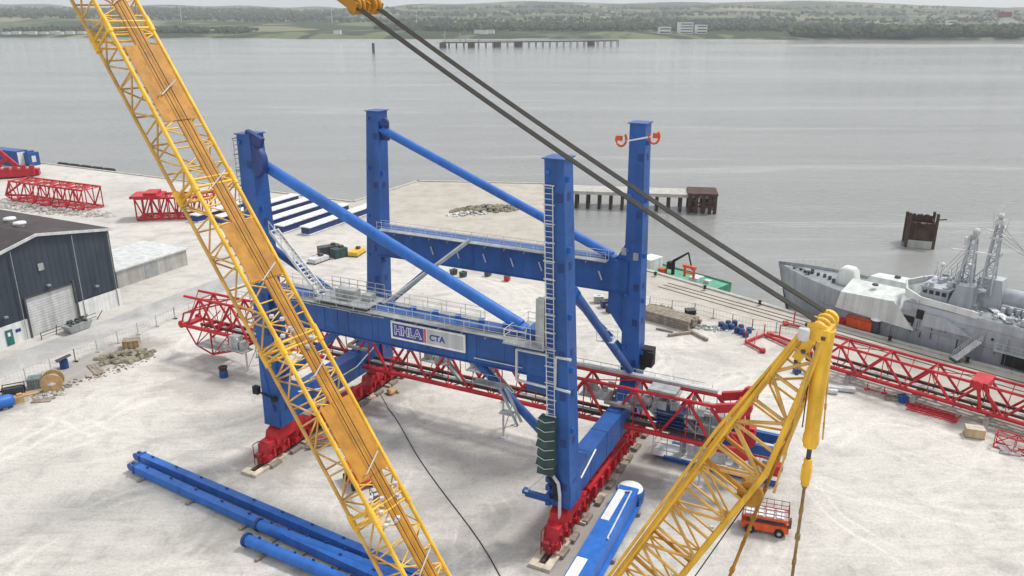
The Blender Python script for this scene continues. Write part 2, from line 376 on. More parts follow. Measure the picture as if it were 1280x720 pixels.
# ------------------------------------------------------------------ blue gantry crane
W_,D_=34.8,19.33; LC,LR=.82,-.92
def LP(i,j,z):
    k=(z-5)/31.; return Vector((-j*W_-(1-2*j)*LC*k, i*D_+(1-2*i)*LR*k, z))
gc=thing('gantry_crane','tall blue portal crane under assembly with four box legs on red wheel bogies','gantry crane',(OX,OY,0),-HD)
def leg(i,j,zt,w0=2.1,w1=1.7,zb=4.0):
    b=MB(); a=LP(i,j,zb); t=LP(i,j,zt); wy0,wy1=2.3,1.9
    P=[]
    for p,wx,wy in ((a,w0,wy0),(t,w1,wy1)):
        for x,y in ((-.5,-.5),(.5,-.5),(.5,.5),(-.5,.5)): P.append(p+Vector((x*wx,y*wy,0)))
    b.hexa(P)
    for z in (8.5,13,24.5,30.5):  # flange bands
        p=LP(i,j,z); k=(z-zb)/(zt-zb); wx=w0+(w1-w0)*k; wy=wy0+(wy1-wy0)*k
        b.cbox(p,wx+.05,wy+.05,.10)
    b.cbox(LP(i,j,zt+.05),w1+.35,wy1+.3,.1)
    # flared foot
    sy=-1 if i==0 else 1
    f=LP(i,j,zb); 
    b.hexa([f+Vector((x*1.15,y*1.3,.0)) for x,y in ((-1,-1),(1,-1),(1,1),(-1,1))]+[f+Vector((x*1.06,y*1.17,2.4)) for x,y in ((-1,-1),(1,-1),(1,1),(-1,1))])
    return b
legs={}
for (i,j,zt) in ((0,0,36.6),(0,1,36.4),(1,0,36.9),(1,1,36.4)):
    w0=2.1 if j==0 else 2.5
    legs[i,j]=leg(i,j,zt,w0).build('leg',M['blue'],gc)
# hatches, weld seams, lugs and bolts on the legs
for (i,j),lo in legs.items():
    m=MB()
    for z in (6.2,10.8,15.5,19.5,27.5,33.5):
        p=LP(i,j,z); k=(z-4)/32.6; wy=2.3+(1.9-2.3)*k; wx=(2.1 if j==0 else 2.5)*(1-k)+1.7*k
        m.box(p.x+.15,p.y-wy/2-.03,p.z-.4,p.x+.75,p.y-wy/2,p.z+.4)
        m.box(p.x+wx/2,p.y-.3,p.z-.35,p.x+wx/2+.03,p.y+.3,p.z+.35)
    o=m.build('hatch_plate',M['navy'],lo); o2=o
    m=MB()
    for z in (12,18,23,29,35):
        p=LP(i,j,z); k=(z-4)/32.6; wy=2.3+(1.9-2.3)*k; wx=(2.1 if j==0 else 2.5)*(1-k)+1.7*k
        m.cbox(p+Vector((wx/2+.18,-.5,0)),.36,.12,.5); m.cbox(p+Vector((-wx/2+.35,-wy/2-.12,.6)),.3,.24,.3)
    m.build('lifting_lug',M['blue2'],lo)
# haunches where the portal beams meet the legs, brackets, top gussets
h=MB(); p=LP(1,0,20.4)
h.extr([p+Vector((-.8,-.9,-6.5)),p+Vector((-.8,-.9,4.2)),p+Vector((-2.7,-.9,.6)),p+Vector((-2.7,-.9,-3.9))],(0,1.8,0)); h.build('haunch',M['blue'],legs[1,0])
h=MB(); p=LP(0,1,33.9); h.lathe(p+Vector((1.0,-.6,0)),[(1.55,-.35),(1.62,-.2),(1.62,.2),(1.55,.35)],20,(.2,1,0)); h.bar(p+Vector((0,-.7,2)),p+Vector((1.9,-.7,1.2)),.5,2.2,side=(0,1,0)); h.build('node_plate',M['navy'],legs[0,1])
h=MB(); p=LP(1,1,35.0); h.cbox(p+Vector((1.3,-.3,-.9)),1.2,.35,2.2); h.lathe(p+Vector((1.6,-.6,.2)),[(.5,-.2),(.5,.2)],12,(0,1,0)); h.build('node_plate',M['navy'],legs[1,1])
# sill beams
for j in (0,1):
    b=MB(); x=-j*W_; 
    b.extr([(x-.9,-.9,4.02),(x-.9,D_+.9,4.02),(x-.9,D_+.9,8.9),(x-.9,D_-1.0,8.9),(x-.9,D_-4.2,7.0),(x-.9,4.2,7.0),(x-.9,1.0,8.9),(x-.9,-.9,8.9)],(1.8,0,0))
    for y in (4.5,9,13.5): b.box(x-.93,y,4.0,x+.93,y+.1,7.03)
    s=b.build('sill_beam',M['blue'],gc)
    hr=MB()
    pts=[(x+.98,2.2,6.9),(x+.98,6,5.6),(x+.98,13,5.6),(x+.98,17,6.9)] if j else [(x+1.0,1.6,5.8),(x+1.0,5.4,6.9)]
    hr.path(pts,.09); hr.build('grab_rail',M['white'],s)
# corner end brackets
b=MB(); b.bar((-3.4,-1.3,4.6),(0,-1.3,4.6),.45,.55); b.bar((-3.4,-1.3,4.6),(-3.4,-1.3,5.0),.55,.6); b.build('towing_arm',M['blue'],gc)
# portal beams
def portal(y,z0,z1,xl=-W_+1.0,xr=-.9):
    b=MB(); b.box(xl,y-.8,z0,xr,y+.8,z1); b.box(xl,y-.95,z1,xr,y+.95,z1+.08); b.box(xl,y-.95,z0-.08,xr,y+.95,z0)
    for x in range(int(xl)+3,int(xr),5): b.box(x,y-.83,z0,x+.12,y+.83,z1)
    return b
pf=portal(.0,16.75,20.3).build('portal_beam',M['blue'],gc)
m=MB()
for q in range(11):
    x=-32.5+q*2.95
    if not -19<x<-9: m.box(x,-.84,17.0,x+.08,-.8,20.2)
    m.box(x+.4,-.86,16.95,x+.7,-.8,17.25)
m.build('stiffener',M['blue'],pf); m=MB()
m.path([(-33,-.95,19.55),(-19,-.95,19.55)],.07,6); m.path([(-9,-.95,17.3),(-4,-.95,17.3)],.06,6); m.build('conduit',M['lgrey'],pf)
pb=portal(D_,18.8,22.3).build('portal_beam',M['blue'],gc)
# beam end box at the right front leg
b=MB(); b.box(-3.6,-.92,15.2,-.9,.92,21.2); b.build('end_box',M['blue'],pf)
# braces
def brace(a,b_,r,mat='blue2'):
    m=MB(); m.tube(a,b_,r,16); a=Vector(a);b_=Vector(b_); d=(b_-a).normalized()
    m.bar(a-d*.5,a+d*.9,r*2.5,.25,side=(0,1,0)); m.bar(b_-d*.9,b_+d*.5,r*2.5,.25,side=(0,1,0))
    return m.build('brace',M[mat],gc)
brace((-W_+1.9,-.7,33.4),(-4.6,0,21.0),.56)  # upper diagonals in the brighter blue, which paints in sky light on the tubes
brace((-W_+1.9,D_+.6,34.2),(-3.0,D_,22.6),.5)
brace((-9.6,-.1,16.9),(-.9,0,9.4),.42,'blue')
brace((.2,1.0,24.4),(.2,D_-1.0,9.6),.42,'blue')
brace((-W_-.2,1.0,24.4),(-W_-.2,D_-1.0,9.6),.42,'blue')
brace((-W_+9.6,-.1,16.9),(-W_+.9,0,9.4),.42,'blue')
brace((-9.6,D_,18.9),(-.9,D_,11.4),.38,'blue'); brace((-W_+9.6,D_,18.9),(-W_+.9,D_,11.4),.38,'blue')
# walkways with railings
def walkway(y,z,x0,x1,w=1.1,side=-1):
    b=MB(); b.box(x0,y-w/2,z,x1,y+w/2,z+.08)
    x=x0
    while x<x1: b.bar((x,y+side*w*.5,z-.25),(x,y-side*w*.5,z-.02),.12,.12); x+=2.5
    o=b.build('walkway',M['grey'],gc)
    r=MB(); n=int((x1-x0)/2)
    for sd in (-1,1):
        yy=y+sd*w*.48
        for k in range(n+1):
            xx=x0+.05+(x1-x0-.1)*k/n; r.tube((xx,yy,z),(xx,yy,z+1.1),.03,5)
        r.tube((x0,yy,z+1.1),(x1,yy,z+1.1),.03,5); r.tube((x0,yy,z+.6),(x1,yy,z+.6),.02,5)
    r.build('railing',M['lgrey'],o); return o
ww=walkway(-1.45,20.15,-W_+2.5,-3.2,1.0); walkway(D_-1.5,22.3,-W_+2,-3,1.0); walkway(.9,20.4,-W_+2.5,-9,.9)
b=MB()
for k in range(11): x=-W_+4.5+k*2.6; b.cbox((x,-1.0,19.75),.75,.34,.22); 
b.build('bracket',M['navy'],pf)  # walkway brackets, with the shadow lumps below it put into their dark colour
b=MB()
for k in range(8): x=-W_+11+k*2.5; b.cbox((x,.2,20.6),.55,.6,.35,.5)
b.build('lifting_lug',M['blue2'],pf)
b=MB()
for k in range(7): x=-W_+9+k*3.6; b.bar((x,D_-.85,20.9),(x+.5,D_-1.1,20.0),.1,.12)
b.build('lifting_lug',M['lgrey'],pb)
# platform + landing at right end of front beam
b=MB(); b.box(-5.2,-2.6,20.1,-1.2,-.2,20.22); b.box(-5.2,-.2,20.36,-1.2,2.6,20.46)
o=b.build('platform',M['grey'],gc); r=MB()
for x in (-5.1,-3.8,-2.5,-1.3):
    for y in (-2.5,2.5): r.tube((x,y,20.2),(x,y,21.4),.035,5)
for y in (-2.5,2.5):
    for z in (20.8,21.4): r.tube((-5.1,y,z),(-1.3,y,z),.03,5)
for z in (20.8,21.4): r.tube((-5.1,-2.5,z),(-5.1,2.5,z),.03,5)
r.build('railing',M['lgrey'],o)
# vertical cable duct beside the right leg top of beam
b=MB(); b.box(-2.3,-1.9,20.2,-1.5,-1.2,24.5); b.build('cable_duct',M['grey'],gc)
# ladder up the right front leg
def ladder(pa,pb,wx,parent,mat='lgrey',axis=(1,0,0),cage=True):
    b=MB(); pa=Vector(pa);pb=Vector(pb);ax=Vector(axis); L=(pb-pa).length; n=int(L/.45)
    for s in (-1,1): b.bar(pa+ax*s*wx/2,pb+ax*s*wx/2,.07,.07)
    for k in range(n): p=pa.lerp(pb,(k+.5)/n); b.bar(p-ax*wx/2,p+ax*wx/2,.04,.05)
    if cage:
        m=int(L/1.6)
        for k in range(m+1): p=pa.lerp(pb,k/m); b.bar(p-ax*wx*.7,p+ax*wx*.7,.12,.09)
    return b.build('ladder',M[mat],parent)
a=LP(0,0,13.5);c=LP(0,0,34.5); ladder(a+Vector((-.62,-1.35,0)),c+Vector((-.45,-1.15,0)),.75,legs[0,0])
a=LP(0,1,12);c=LP(0,1,36); ladder(a+Vector((-1.55,-.6,0)),c+Vector((-1.15,-.8,0)),.7,legs[0,1],'grey',(0,1,0))
b=MB(); a=LP(0,1,5); c=LP(0,1,20); b.bar(a+Vector((-1.32,-.9,0)),c+Vector((-1.15,-.8,0)),.08,.16); b.bar(a+Vector((-1.32,.6,0)),c+Vector((-1.15,.6,0)),.08,.16); b.bar(a+Vector((-.9,-1.3,8)),a+Vector((.4,-1.3,1)),.08,.08); b.build('cable_tray',M['blue2'],legs[0,1])
# small boxes on legs
b=MB()
p=LP(1,0,23.4); b.cbox(p+Vector((-1.0,-1.05,0)),.55,.25,.8); b.cbox(p+Vector((.35,-1.1,-.4)),.55,.25,.8); b.build('junction_box',M['grey'],legs[1,0])
# rectangular loop handrail pipe
for (x0,x1) in ((-4.3,-1.2),(-.5,.95)):
    b=MB(); zz=(16.2,19.3); y=-1.55
    b.path([(x1,y,zz[0]),(x0,y,zz[0]+.1),(x0,y,zz[1]),(x1,y,zz[1])],.13,8); b.build('pipe_loop',M['lgrey'],gc)
# green tarpaulin cable chute beside the leg
b=MB(); x0,x1,y0,y1=-1.95,-.35,-2.1,-1.1
zs=[7.6+k*.95 for k in range(7)]
for k,(za,zb) in enumerate(zip(zs,zs[1:])):
    e=.10 if k%2 else 0
    b.hexa([(x0-e,y0-e,za),(x1+e,y0-e,za),(x1+e,y1,za),(x0-e,y1,za),(x0+.06,y0+.08,zb),(x1-.06,y0+.08,zb),(x1-.06,y1,zb),(x0+.06,y1,zb)])
o=b.build('cable_cover',M['greentarp'],gc); b=MB()
for z in zs[1:]: b.path([(x0-.12,y0-.05,z),((x0+x1)/2,y0-.14,z-.28),(x1+.12,y0-.05,z)],.04,5)
b.build('lashing',M['lgrey'],o)
b=MB(); b.path([(-1.3,-1.9,7.7),(-.5,-1.7,7.5),(0,-1.55,6.7),(.15,-1.5,5.5),(.2,-1.5,2.6)],.17,8); b.build('cable_conduit',M['lgrey'],gc)
b=MB(); b.path([(-.9,-1.65,7.3),(-.35,-1.6,6.6),(-.3,-1.65,5.4),(-.1,-1.6,4.9)],.2,8); b.build('cable_bundle',M['black'],gc)
# scalloped connector plates on front of the foot
b=MB()
for z in (4.3,5.0,5.9,6.8): b.cbox((-1.05,-1.15,z),.45,.9,.5)
b.build('gusset',M['blue'],gc)
b=MB(); b.path([(-1.2,-1.6,7.4),(-2.6,-2.6,5.9)],.05,5); b.cbox((-2.7,-2.7,5.8),.35,.12,.12); b.build('sensor_arm',M['lgrey'],gc)
# flood lights / black motor boxes
b=MB(); b.cbox((1.6,D_+.3,11.4),1.3,1.3,2.1); b.cbox((2.1,D_-.4,11.9),.8,.6,.8); b.cbox((1.3,D_-.1,10.4),.6,1.6,.4); b.build('floodlight',M['black'],gc)
b=MB(); b.cbox((-W_-1.9,-1.2,8.0),.75,.5,.9); b.bar((-W_-1.6,-1.3,7.9),(-W_+1.2,-1.5,7.6),.14,.14); b.cbox((-W_+.9,-1.5,7.6),.5,.4,.5); b.build('floodlight',M['black'],gc)
# rigging at the rear right leg top
b=MB(); p=LP(1,0,35.4); b.bar(p+Vector((-2.4,-.9,-.6)),p+Vector((2.2,-.9,.5)),.16,.16); o=b.build('lifting_beam',M['white'],gc); b=MB()
for s in (-1,1):
    c=p+Vector((1.75*s,-.9,.1+.25*s)); b.path([c+Vector((.75*math.cos(t)*(.75),0,.75*math.sin(t))) for t in [math.pi*(.9+.19*k) for k in range(8)]],.12,6); b.cbox(c+Vector((.2*s,0,.1)),.6,.3,.5)
b.build('clamp',M['orange'],o)
# platform cage on the side brace
b=MB(); b.box(-.9,9.5,16.6,.9,11,16.7); 
for x in (-.85,.85):
    for y in (9.5,11): b.tube((x,y,16.7),(x,y,18),.03,5)
for z in (17.3,18):
    b.path([(-.85,9.5,z),(.85,9.5,z),(.85,11,z),(-.85,11,z),(-.85,9.5,z)],.03,5)
b.build('platform',M['lgrey'],gc)
b=MB(); b.box(-8.9,-1.6,15.0,-5.8,-.5,15.1)
for x in (-8.8,-7.3,-5.9): b.tube((x,-1.6,15.1),(x,-1.6,16.2),.03,5)
for z in (15.6,16.2): b.tube((-8.8,-1.6,z),(-5.9,-1.6,z),.03,5)
b.box(-6.2,-1.5,12.4,-4.9,-.6,12.5); b.bar((-6,-1.5,15),(-4.2,-1.5,11.6),.3,.1); b.bar((-6,-.7,15),(-4.2,-.7,11.6),.06,.3); b.build('stair_platform',M['grey'],gc)
# stair tower at the left end of the front beam
b=MB()
b.bar((-W_+2.2,-1.0,26.6),(-W_+8.0,-1.0,20.6),.12,.3,side=(0,1,0)); b.bar((-W_+2.2,.1,26.6),(-W_+8.0,.1,20.6),.12,.3,side=(0,1,0))
for k in range(18):
    t=k/17; b.cbox((-W_+2.2+5.8*t,-.45,26.6-6.0*t),.3,1.0,.05)
for k in range(5):
    t=k/4; x=-W_+2.2+5.8*t; z=26.6-6*t; b.tube((x,-1.05,z),(x,-1.05,z+1.1),.04,5)
b.tube((-W_+2.2,-1.05,27.7),(-W_+8,-1.05,21.7),.04,5); b.build('stair',M['lgrey'],gc)
b=MB(); b.box(-W_+8,-1.9,20.5,-W_+14.5,1.2,20.62)
for k in range(7):
    x=-W_+8+k*1.08
    for y in (-1.85,1.15): b.tube((x,y,20.6),(x,y,22.1),.035,5)
for y in (-1.85,1.15):
    for z in (21.1,21.6,22.1): b.tube((-W_+8,y,z),(-W_+14.5,y,z),.03,5)
b.cbox((-W_+11,-.2,21.1),2.2,1.2,1.0); b.cbox((-W_+13.3,.1,20.95),1.0,1.0,.7); b.build('maintenance_platform',M['grey'],gc)
b=MB(); b.bar((-W_+15,.2,20.4),(-W_+20,D_*.45,25.5),.32,.32); b.build('prop',M['grey'],gc)
# sign board
sb=MB(); Y=-.99; x0,x1,z0,z1=-18.2,-9.9,17.62,19.45
def pY(x0,x1,z0,z1,y0,y1,mat,name,parent):
    b=MB(); b.box(x0,y0,z0,x1,y1,z1); return b.build(name,mat,parent)
sgn=pY(x0,x1,z0,z1,Y-.06,Y+.1,M['signwhite'],'sign_board',gc)
xm=x0+.475*(x1-x0)
pY(x0+.22,xm-.18,z0+.22,z1-.22,Y-.10,Y-.05,M['signblue'],'blue_panel',sgn)
pY(xm-.10,xm+.06,z0+.22,z1-.22,Y-.10,Y-.05,M['signred'],'red_stripe',sgn)
pY(xm+.2,x1-.2,z0+.22,z1-.22,Y-.10,Y-.05,M['signgrey'],'grey_panel',sgn)
def text(s,x,z,size,mat,y,parent,off=0,ex=.01,sx=1.0):
    cu=bpy.data.curves.new('lettering','FONT'); cu.body=s; cu.size=size; cu.offset=off; cu.extrude=ex; cu.align_x='LEFT'; cu.align_y='CENTER'
    tmp=bpy.data.objects.new('tmp',cu); col.objects.link(tmp); dg=bpy.context.evaluated_depsgraph_get(); me=bpy.data.meshes.new_from_object(tmp.evaluated_get(dg)); bpy.data.objects.remove(tmp); bpy.data.curves.remove(cu)
    me.materials.clear(); me.materials.append(mat)
    o=bpy.data.objects.new('lettering',me); col.objects.link(o); o.parent=parent; o.rotation_euler=(R(90),0,0); o.location=(x,y,z); o.scale=(sx,1,1); return o
zc=(z0+z1)/2
text('HHLA',x0+.42,zc,1.22,M['signwhite'],Y-.115,sgn,.07,.008,.96); text('HHLA',x0+.42,zc,1.22,M['signblue'],Y-.14,sgn,.0,.008,.96)
text('CTA',xm+.5,zc-.05,.85,M['signblue'],Y-.12,sgn,.025)
# bogies
wheel=None
def bogie(x,y):
    global wheel
    b=MB(); b.extr([(x-.55,y-1.0,.55),(x-.55,y+1.0,.55),(x-.55,y+.9,1.35),(x-.55,y+.35,1.7),(x-.55,y-.35,1.7),(x-.55,y-.9,1.35)],(1.1,0,0))
    b.cbox((x+.75,y-.5,1.15),.5,.55,.6); b.cbox((x-.75,y+.5,1.1),.4,.5,.5); b.cbox((x+.65,y+.45,1.5),.4,.4,.7); b.tube((x-.45,y,1.35),(x+.45,y,1.35),.16,8)
    o=b.build('bogie',M['red'],gc)
    for s in (-1,1):
        w=MB(); w.lathe((x,y+s*.52,.62),[(.2,-.3),(.42,-.28),(.42,.28),(.2,.3)],14,(1,0,0)); w.build('wheel',M['dgrey'],o)
    g=MB()
    for s in (-1,1): g.cbox((x,y+s*1.04,.7),.55,.08,.8); 
    g.tube((x+.95,y-.6,.8),(x+.95,y-.6,2.4),.06,5); g.tube((x+.95,y+.2,.8),(x+.95,y+.2,2.5),.05,5); g.tube((x+.95,y-.6,2.4),(x+.95,y+.2,2.5),.05,5); g.cbox((x-.4,y+.9,1.55),.3,.35,.4); g.build('brake_unit',M['darkred'],o)
    return o
for j in (0,1):
    x=-j*W_
    for i in (0,1):
        yc=i*D_+(.75 if i==0 else .3)
        b=MB(); b.extr([(x-.8,yc-2.6,2.3),(x-.8,yc+2.6,2.3),(x-.8,yc+2.3,3.4),(x-.8,yc+.9,4.0),(x-.8,yc-.9,4.0),(x-.8,yc-2.3,3.4)],(1.6,0,0)); b.build('equaliser_beam',M['red'],gc)
        for s in (-1,1):
            b=MB(); q=yc+s*2.25
            b.extr([(x-.7,q-1.7,1.5),(x-.7,q+1.7,1.5),(x-.7,q+1.3,2.7),(x-.7,q-1.3,2.7)],(1.4,0,0)); b.tube((x-.95,q,2.3),(x+.95,q,2.3),.3,12); b.build('equaliser_beam',M['red'],gc)
            for t in (-1,1): bogie(x,q+t*1.12)
    # tie members and pipework between the two corners
    b=MB(); b.bar((x+.1,5.6,1.5),(x+.1,13.8,1.5),1.3,1.5); b.bar((x+.75,4.5,2.7),(x+.75,15,2.7),.3,.3)
    for k in range(9): y=5.8+k*.95; b.cbox((x+.35+.4*(-1)**k,y,1.9),.7,.5,1.3)
    b.build('tie_bar',M['red'],gc)
    b=MB(); 
    for y in (-3.9,-3.1): b.tube((x-.6,y,.2),(x-.6,y,2.8),.05,5)
    b.path([(x-.6,-3.9,2.8),(x-.6,-3.1,2.8),(x+.5,-2.8,2.6)],.05,5); b.cbox((x-.2,-3.6,1.4),.7,.6,.5); b.cbox((x+.1,-3.7,.9),.5,.5,.6); b.build('buffer_frame',M['darkred'],gc)
# timber mats and rail under each bogie row
for j in (0,1):
    x=-j*W_; t=thing('track_mat','pale timber mats with rail under the %s bogie row of the blue crane'%('right' if j==0 else 'left'),'crane mat',wl(x,0),-HD,'rail mats under the blue crane')
    b=MB(); rr=random.Random(3+j)
    for s in (-1,1): b.box(s*.72-.36,-5.6,.0,s*.72+.36,-.5,.32)
    b.box(-.36,-5.6,.0,.36,-5.0,.30)
    y=2.0
    while y<25:
        b.cbox((.95+rr.uniform(-.1,.15),y+1.2,.14),.8,rr.choice([1.6,2.4]),.28,rr.uniform(-.04,.04)); b.cbox((-.95,y+1.0,.14),.7,2.2,.28); y+=rr.choice([3.4,4.2])
    b.build('timber_mat',M['pad'],t)
    b=MB(); b.box(-.12,-4.9,.02,.12,25,.42); b.build('rail',M['rust'],t)
    b=MB()
    y=-2.6
    while y<24: b.cbox((1.15,y,.2),.55,1.5,.4,rr.uniform(-.06,.06)); y+=rr.choice([2.6,3.4])
    b.build('sleeper_block',M['wood'],t)
# ------------------------------------------------------------------ lattice helpers
def lattice(root,A,B,oA,oB,n,rc,rl,mat,laces='all',names=('chord','lacing'),mlace=None,rb=None,seg=6):
    """A,B end centres; oA,oB four corner offsets at each end"""
    A=Vector(A);B=Vector(B)
    def c(k,t): return (A.lerp(B,t)+Vector(oA[k]).lerp(Vector(oB[k]),t))
    for k in range(4):
        m=MB(); m.tube(c(k,0),c(k,1),(rb if rb and k in rb[0] else [0,rc])[1],8); m.build(names[0],M[mat],root)
    m=MB()
    for k in range(4):
        k2=(k+1)%4
        if laces!='all' and k not in laces: continue
        for i in range(n):
            t0,t1=i/n,(i+1)/n
            if i%2==0: m.tube(c(k,t0),c(k2,t1),rl,seg,caps=False)
            else: m.tube(c(k2,t0),c(k,t1),rl,seg,caps=False)
            m.tube(c(k,t1),c(k2,t1),rl*.8,seg,caps=False)
        m.tube(c(k,0),c(k2,0),rl,seg)
    m.build(names[1],M[mlace or mat],root)
# ------------------------------------------------------------------ long red boom under the gantry crane (frame: crane axes)
def boom_girder(name,label,loc,rz,x0,x1,zb,zt,w,group,tail=True,walk=True):
    t=thing(name,label,'crane boom',loc,rz,group)
    for y in (0,w):
        m=MB(); m.tube((x0,y,zb),(x1,y,zb),.28 if y==0 else .24,10); m.build('bottom_chord',M['red'],t)
        m=MB(); m.tube((x0+1,y+.25*(1 if y==0 else -1),zt),(x1-1,y+.25*(1 if y==0 else -1),zt),.2,8); m.build('top_chord',M['red'],t)
    m=MB(); p=5.8; n=int((x1-x0)/p); p=(x1-x0-2)/n
    for y in (0,w):
        yt=y+.25*(1 if y==0 else -1)
        for i in range(n):
            xa=x0+1+i*p
            m.tube((xa,y,zb),(xa+p/2,yt,zt),.17,6,caps=False); m.tube((xa+p/2,yt,zt),(xa+p,y,zb),.17,6,caps=False)
            m.tube((xa+p/2,y,zb),(xa+p/2,yt,zt),.07,5,caps=False)
    m.build('diagonal_bracing',M['red'],t)
    m=MB()
    for i in range(2*n+1):
        xa=x0+1+i*p/2
        m.tube((xa,0,zb),(xa,w,zb),.09,5,caps=False)
        if i%2: m.tube((xa,.25,zt),(xa,w-.25,zt),.08,5,caps=False)
        if i<2*n: m.tube((xa,0 if i%2 else w,zb),(xa+p/2,w if i%2 else 0,zb),.07,5,caps=False)
        if i%4==1 and i+2<2*n: m.tube((xa,.25,zt),(xa+p,w-.25,zt),.07,5,caps=False)
        if i<2*n:
            xq=xa+(p/2 if i%2 else 0)
            for yy in (0,w): m.tube((xa+p/4,yy,zb+(zt-zb)*.5),(xq,yy,zb),.06,5,caps=False)
        m.tube((xa,.25 if i%2 else 0,zt if i%2 else zb),(xa,w if i%2 else w-.25,zb if i%2 else zt),.055,5,caps=False)
    m.build('cross_bracing',M['red'],t)
    m=MB()
    for y in (.75,w-.75): m.box(x0+3,y-.14,zb+.2,x1-2,y+.14,zb+.5)
    m.build('trolley_rail',M['rust'],t)
    m=MB(); m.box(x0+5,w*.5-.45,zb+.12,x1-3,w*.5+.45,zb+.2); o=m.build('walkway',M['grey'],t)
    if walk:
        r=MB(); y=w+.35; k=x0+6
        while k<x1-2: r.tube((k,y,zt-.4),(k,y,zt+.9),.035,5); k+=2.1
        r.tube((x0+6,y,zt+.9),(x1-3,y,zt+.9),.05,5); r.tube((x0+6,y,zt+.4),(x1-3,y,zt+.4),.04,5); r.build('railing',M['lgrey'],o)
    return t
BY=14.5
rb_=boom_girder('boom_section','long red lattice boom lying under the blue portal crane',wl(0,BY),-HD,-66,11.5,5.0,9.45,3.1,None)
t=rb_
m=MB(); m.box(-6,2.85,9.6,10,3.1,10.1); m.box(-6,2.7,9.95,10,3.25,10.05); m.build('top_rail',M['lgrey'],t)
# tip end (left)
m=MB()
for y in (0,3.1):
    m.lathe((-66,y,5.1),[(.55,-.2),(.55,.2)],12,(0,1,0))
    m.path([(-66,y,5.1),(-65.3,y,6.9),(-58,y,9.4)],.12,6); m.path([(-65.3,y,5),(-63.6,y,2.3),(-60.5,y,1.4),(-55,y,3.2),(-52,y,5)],.12,6)
    m.tube((-63.6,y,2.3),(-62,y,5),.09); m.tube((-60.5,y,1.4),(-60.5,y,5),.12); m.tube((-60.5,y,1.4),(-57,y,5),.08); m.tube((-57.5,y,2.4),(-57,y,5),.08); m.tube((-60.5,y,5),(-63.6,y,2.3),.08)
for x,z in ((-66,5.1),(-65.3,6.9),(-63.6,2.3),(-60.5,1.4),(-55,3.2),(-57.5,2.4)): m.tube((x,0,z),(x,3.1,z),.09)
m.tube((-63.6,0,2.3),(-60.5,3.1,1.4),.07); m.tube((-60.5,0,1.4),(-55,3.1,3.2),.07); m.box(-65.8,.4,4.9,-64.8,2.7,5.3)
for x in (-62,-60,-58): m.cbox((x,1.4,5.4),.5,1.5,.5); m.tube((x,.2,5),(x+1.2,2.6,7.2),.08)
m.build('tip_frame',M['red'],t)
m=MB(); m.box(-63.5,-.2,2.3,-58.5,3.3,2.42); m.build('grating',M['grey'],t)
# trolley hoist gear, sheave unit
m=MB(); m.box(-56.2,-1.9,3.9,-52.2,-.35,4.0); m.cbox((-54.6,-1.0,4.9),1.5,1.1,1.8); m.cbox((-53.2,-1.0,4.6),.8,1,1.2); m.lathe((-54.2,-1.55,5.2),[(.6,-.15),(.6,.15)],14,(0,1,0)); m.bar((-56,-1.9,3.9),(-54,-.5,2.9),.12,.12); m.build('sheave_unit',M['grey'],t)
# machinery clusters along the boom
for x,s in ((-24,1.0),(-17.5,1.0),(-3.0,1),(1.5,1.2),(4.8,1.0),(8.5,1.0)):
    m=MB(); rr=random.Random(int(x*7)); m.box(x-1.8,.6,7.2,x+1.8,3.4,7.3)
    for k in range(7): m.cbox((x+rr.uniform(-1.5,1.5),rr.uniform(.7,2.8),rr.uniform(7.5,8.6)),rr.uniform(.3,1.1),rr.uniform(.3,1.2),rr.uniform(.4,1.1))
    for k in range(6): m.tube((x-1.8+k*.72,.6,7.3),(x-1.8+k*.72,.6,8.5),.03,5)
    m.tube((x-1.8,.6,8.5),(x+1.8,.6,8.5),.03,5); m.bar((x+1.8,1.0,7.2),(x+4.2,1.0,4.9),.08,.3,side=(0,1,0)); m.bar((x+1.8,1.8,7.2),(x+4.2,1.8,4.9),.08,.3,side=(0,1,0)); m.bar((x+1.8,1.4,7.1),(x+4.2,1.4,4.8),.75,.04,side=(0,1,0))
    m.build('service_platform',M['grey'],t)
m=MB(); m.box(3,.1,9.3,6.4,2.4,9.45); m.box(3.2,.3,9.45,6.2,2.2,9.9); m.build('cover_plate',M['grey'],t)
m=MB()
for k in range(5): m.box(4.2,.4,5.8+k*.42,7.2,2.6,5.92+k*.42)
m.build('louvre_box',M['navy'],t)
m=MB() # root hinge end (right)
for y in (0,3.1):
    m.bar((10.5,y,9.4),(13.3,y,10.2),.5,.9,side=(0,1,0)); m.lathe((13.3,y,10.2),[(.85,-.3),(.85,.3)],14,(0,1,0)); m.bar((13.2,y,10),(13.4,y,5.2),.3,.45,side=(0,1,0)); m.lathe((13.6,y,5),[(.8,-.3),(.8,.3)],14,(0,1,0)); m.bar((11,y,5),(13.6,y,5),.45,.8,side=(0,1,0)); m.bar((10,y,9.3),(13.3,y,5.6),.3,.3,side=(0,1,0))
m.bar((13.2,0,9.6),(13.2,3.1,9.6),.5,.6); m.bar((12.2,0,9.9),(12.2,3.1,9.0),.4,.4); m.box(12.4,.5,9.2,13.3,2.6,10.1)
m.build('hinge_bracket',M['red'],t)
m=MB(); 
for z in (5.9,7.2,8.4): m.box(8.6,.2,z,11.4,2.9,z+.06)
for x in (8.6,10,11.4):
    for y in (.2,2.9): m.tube((x,y,5),(x,y,9.2),.05,5)
m.build('access_frame',M['grey'],t)
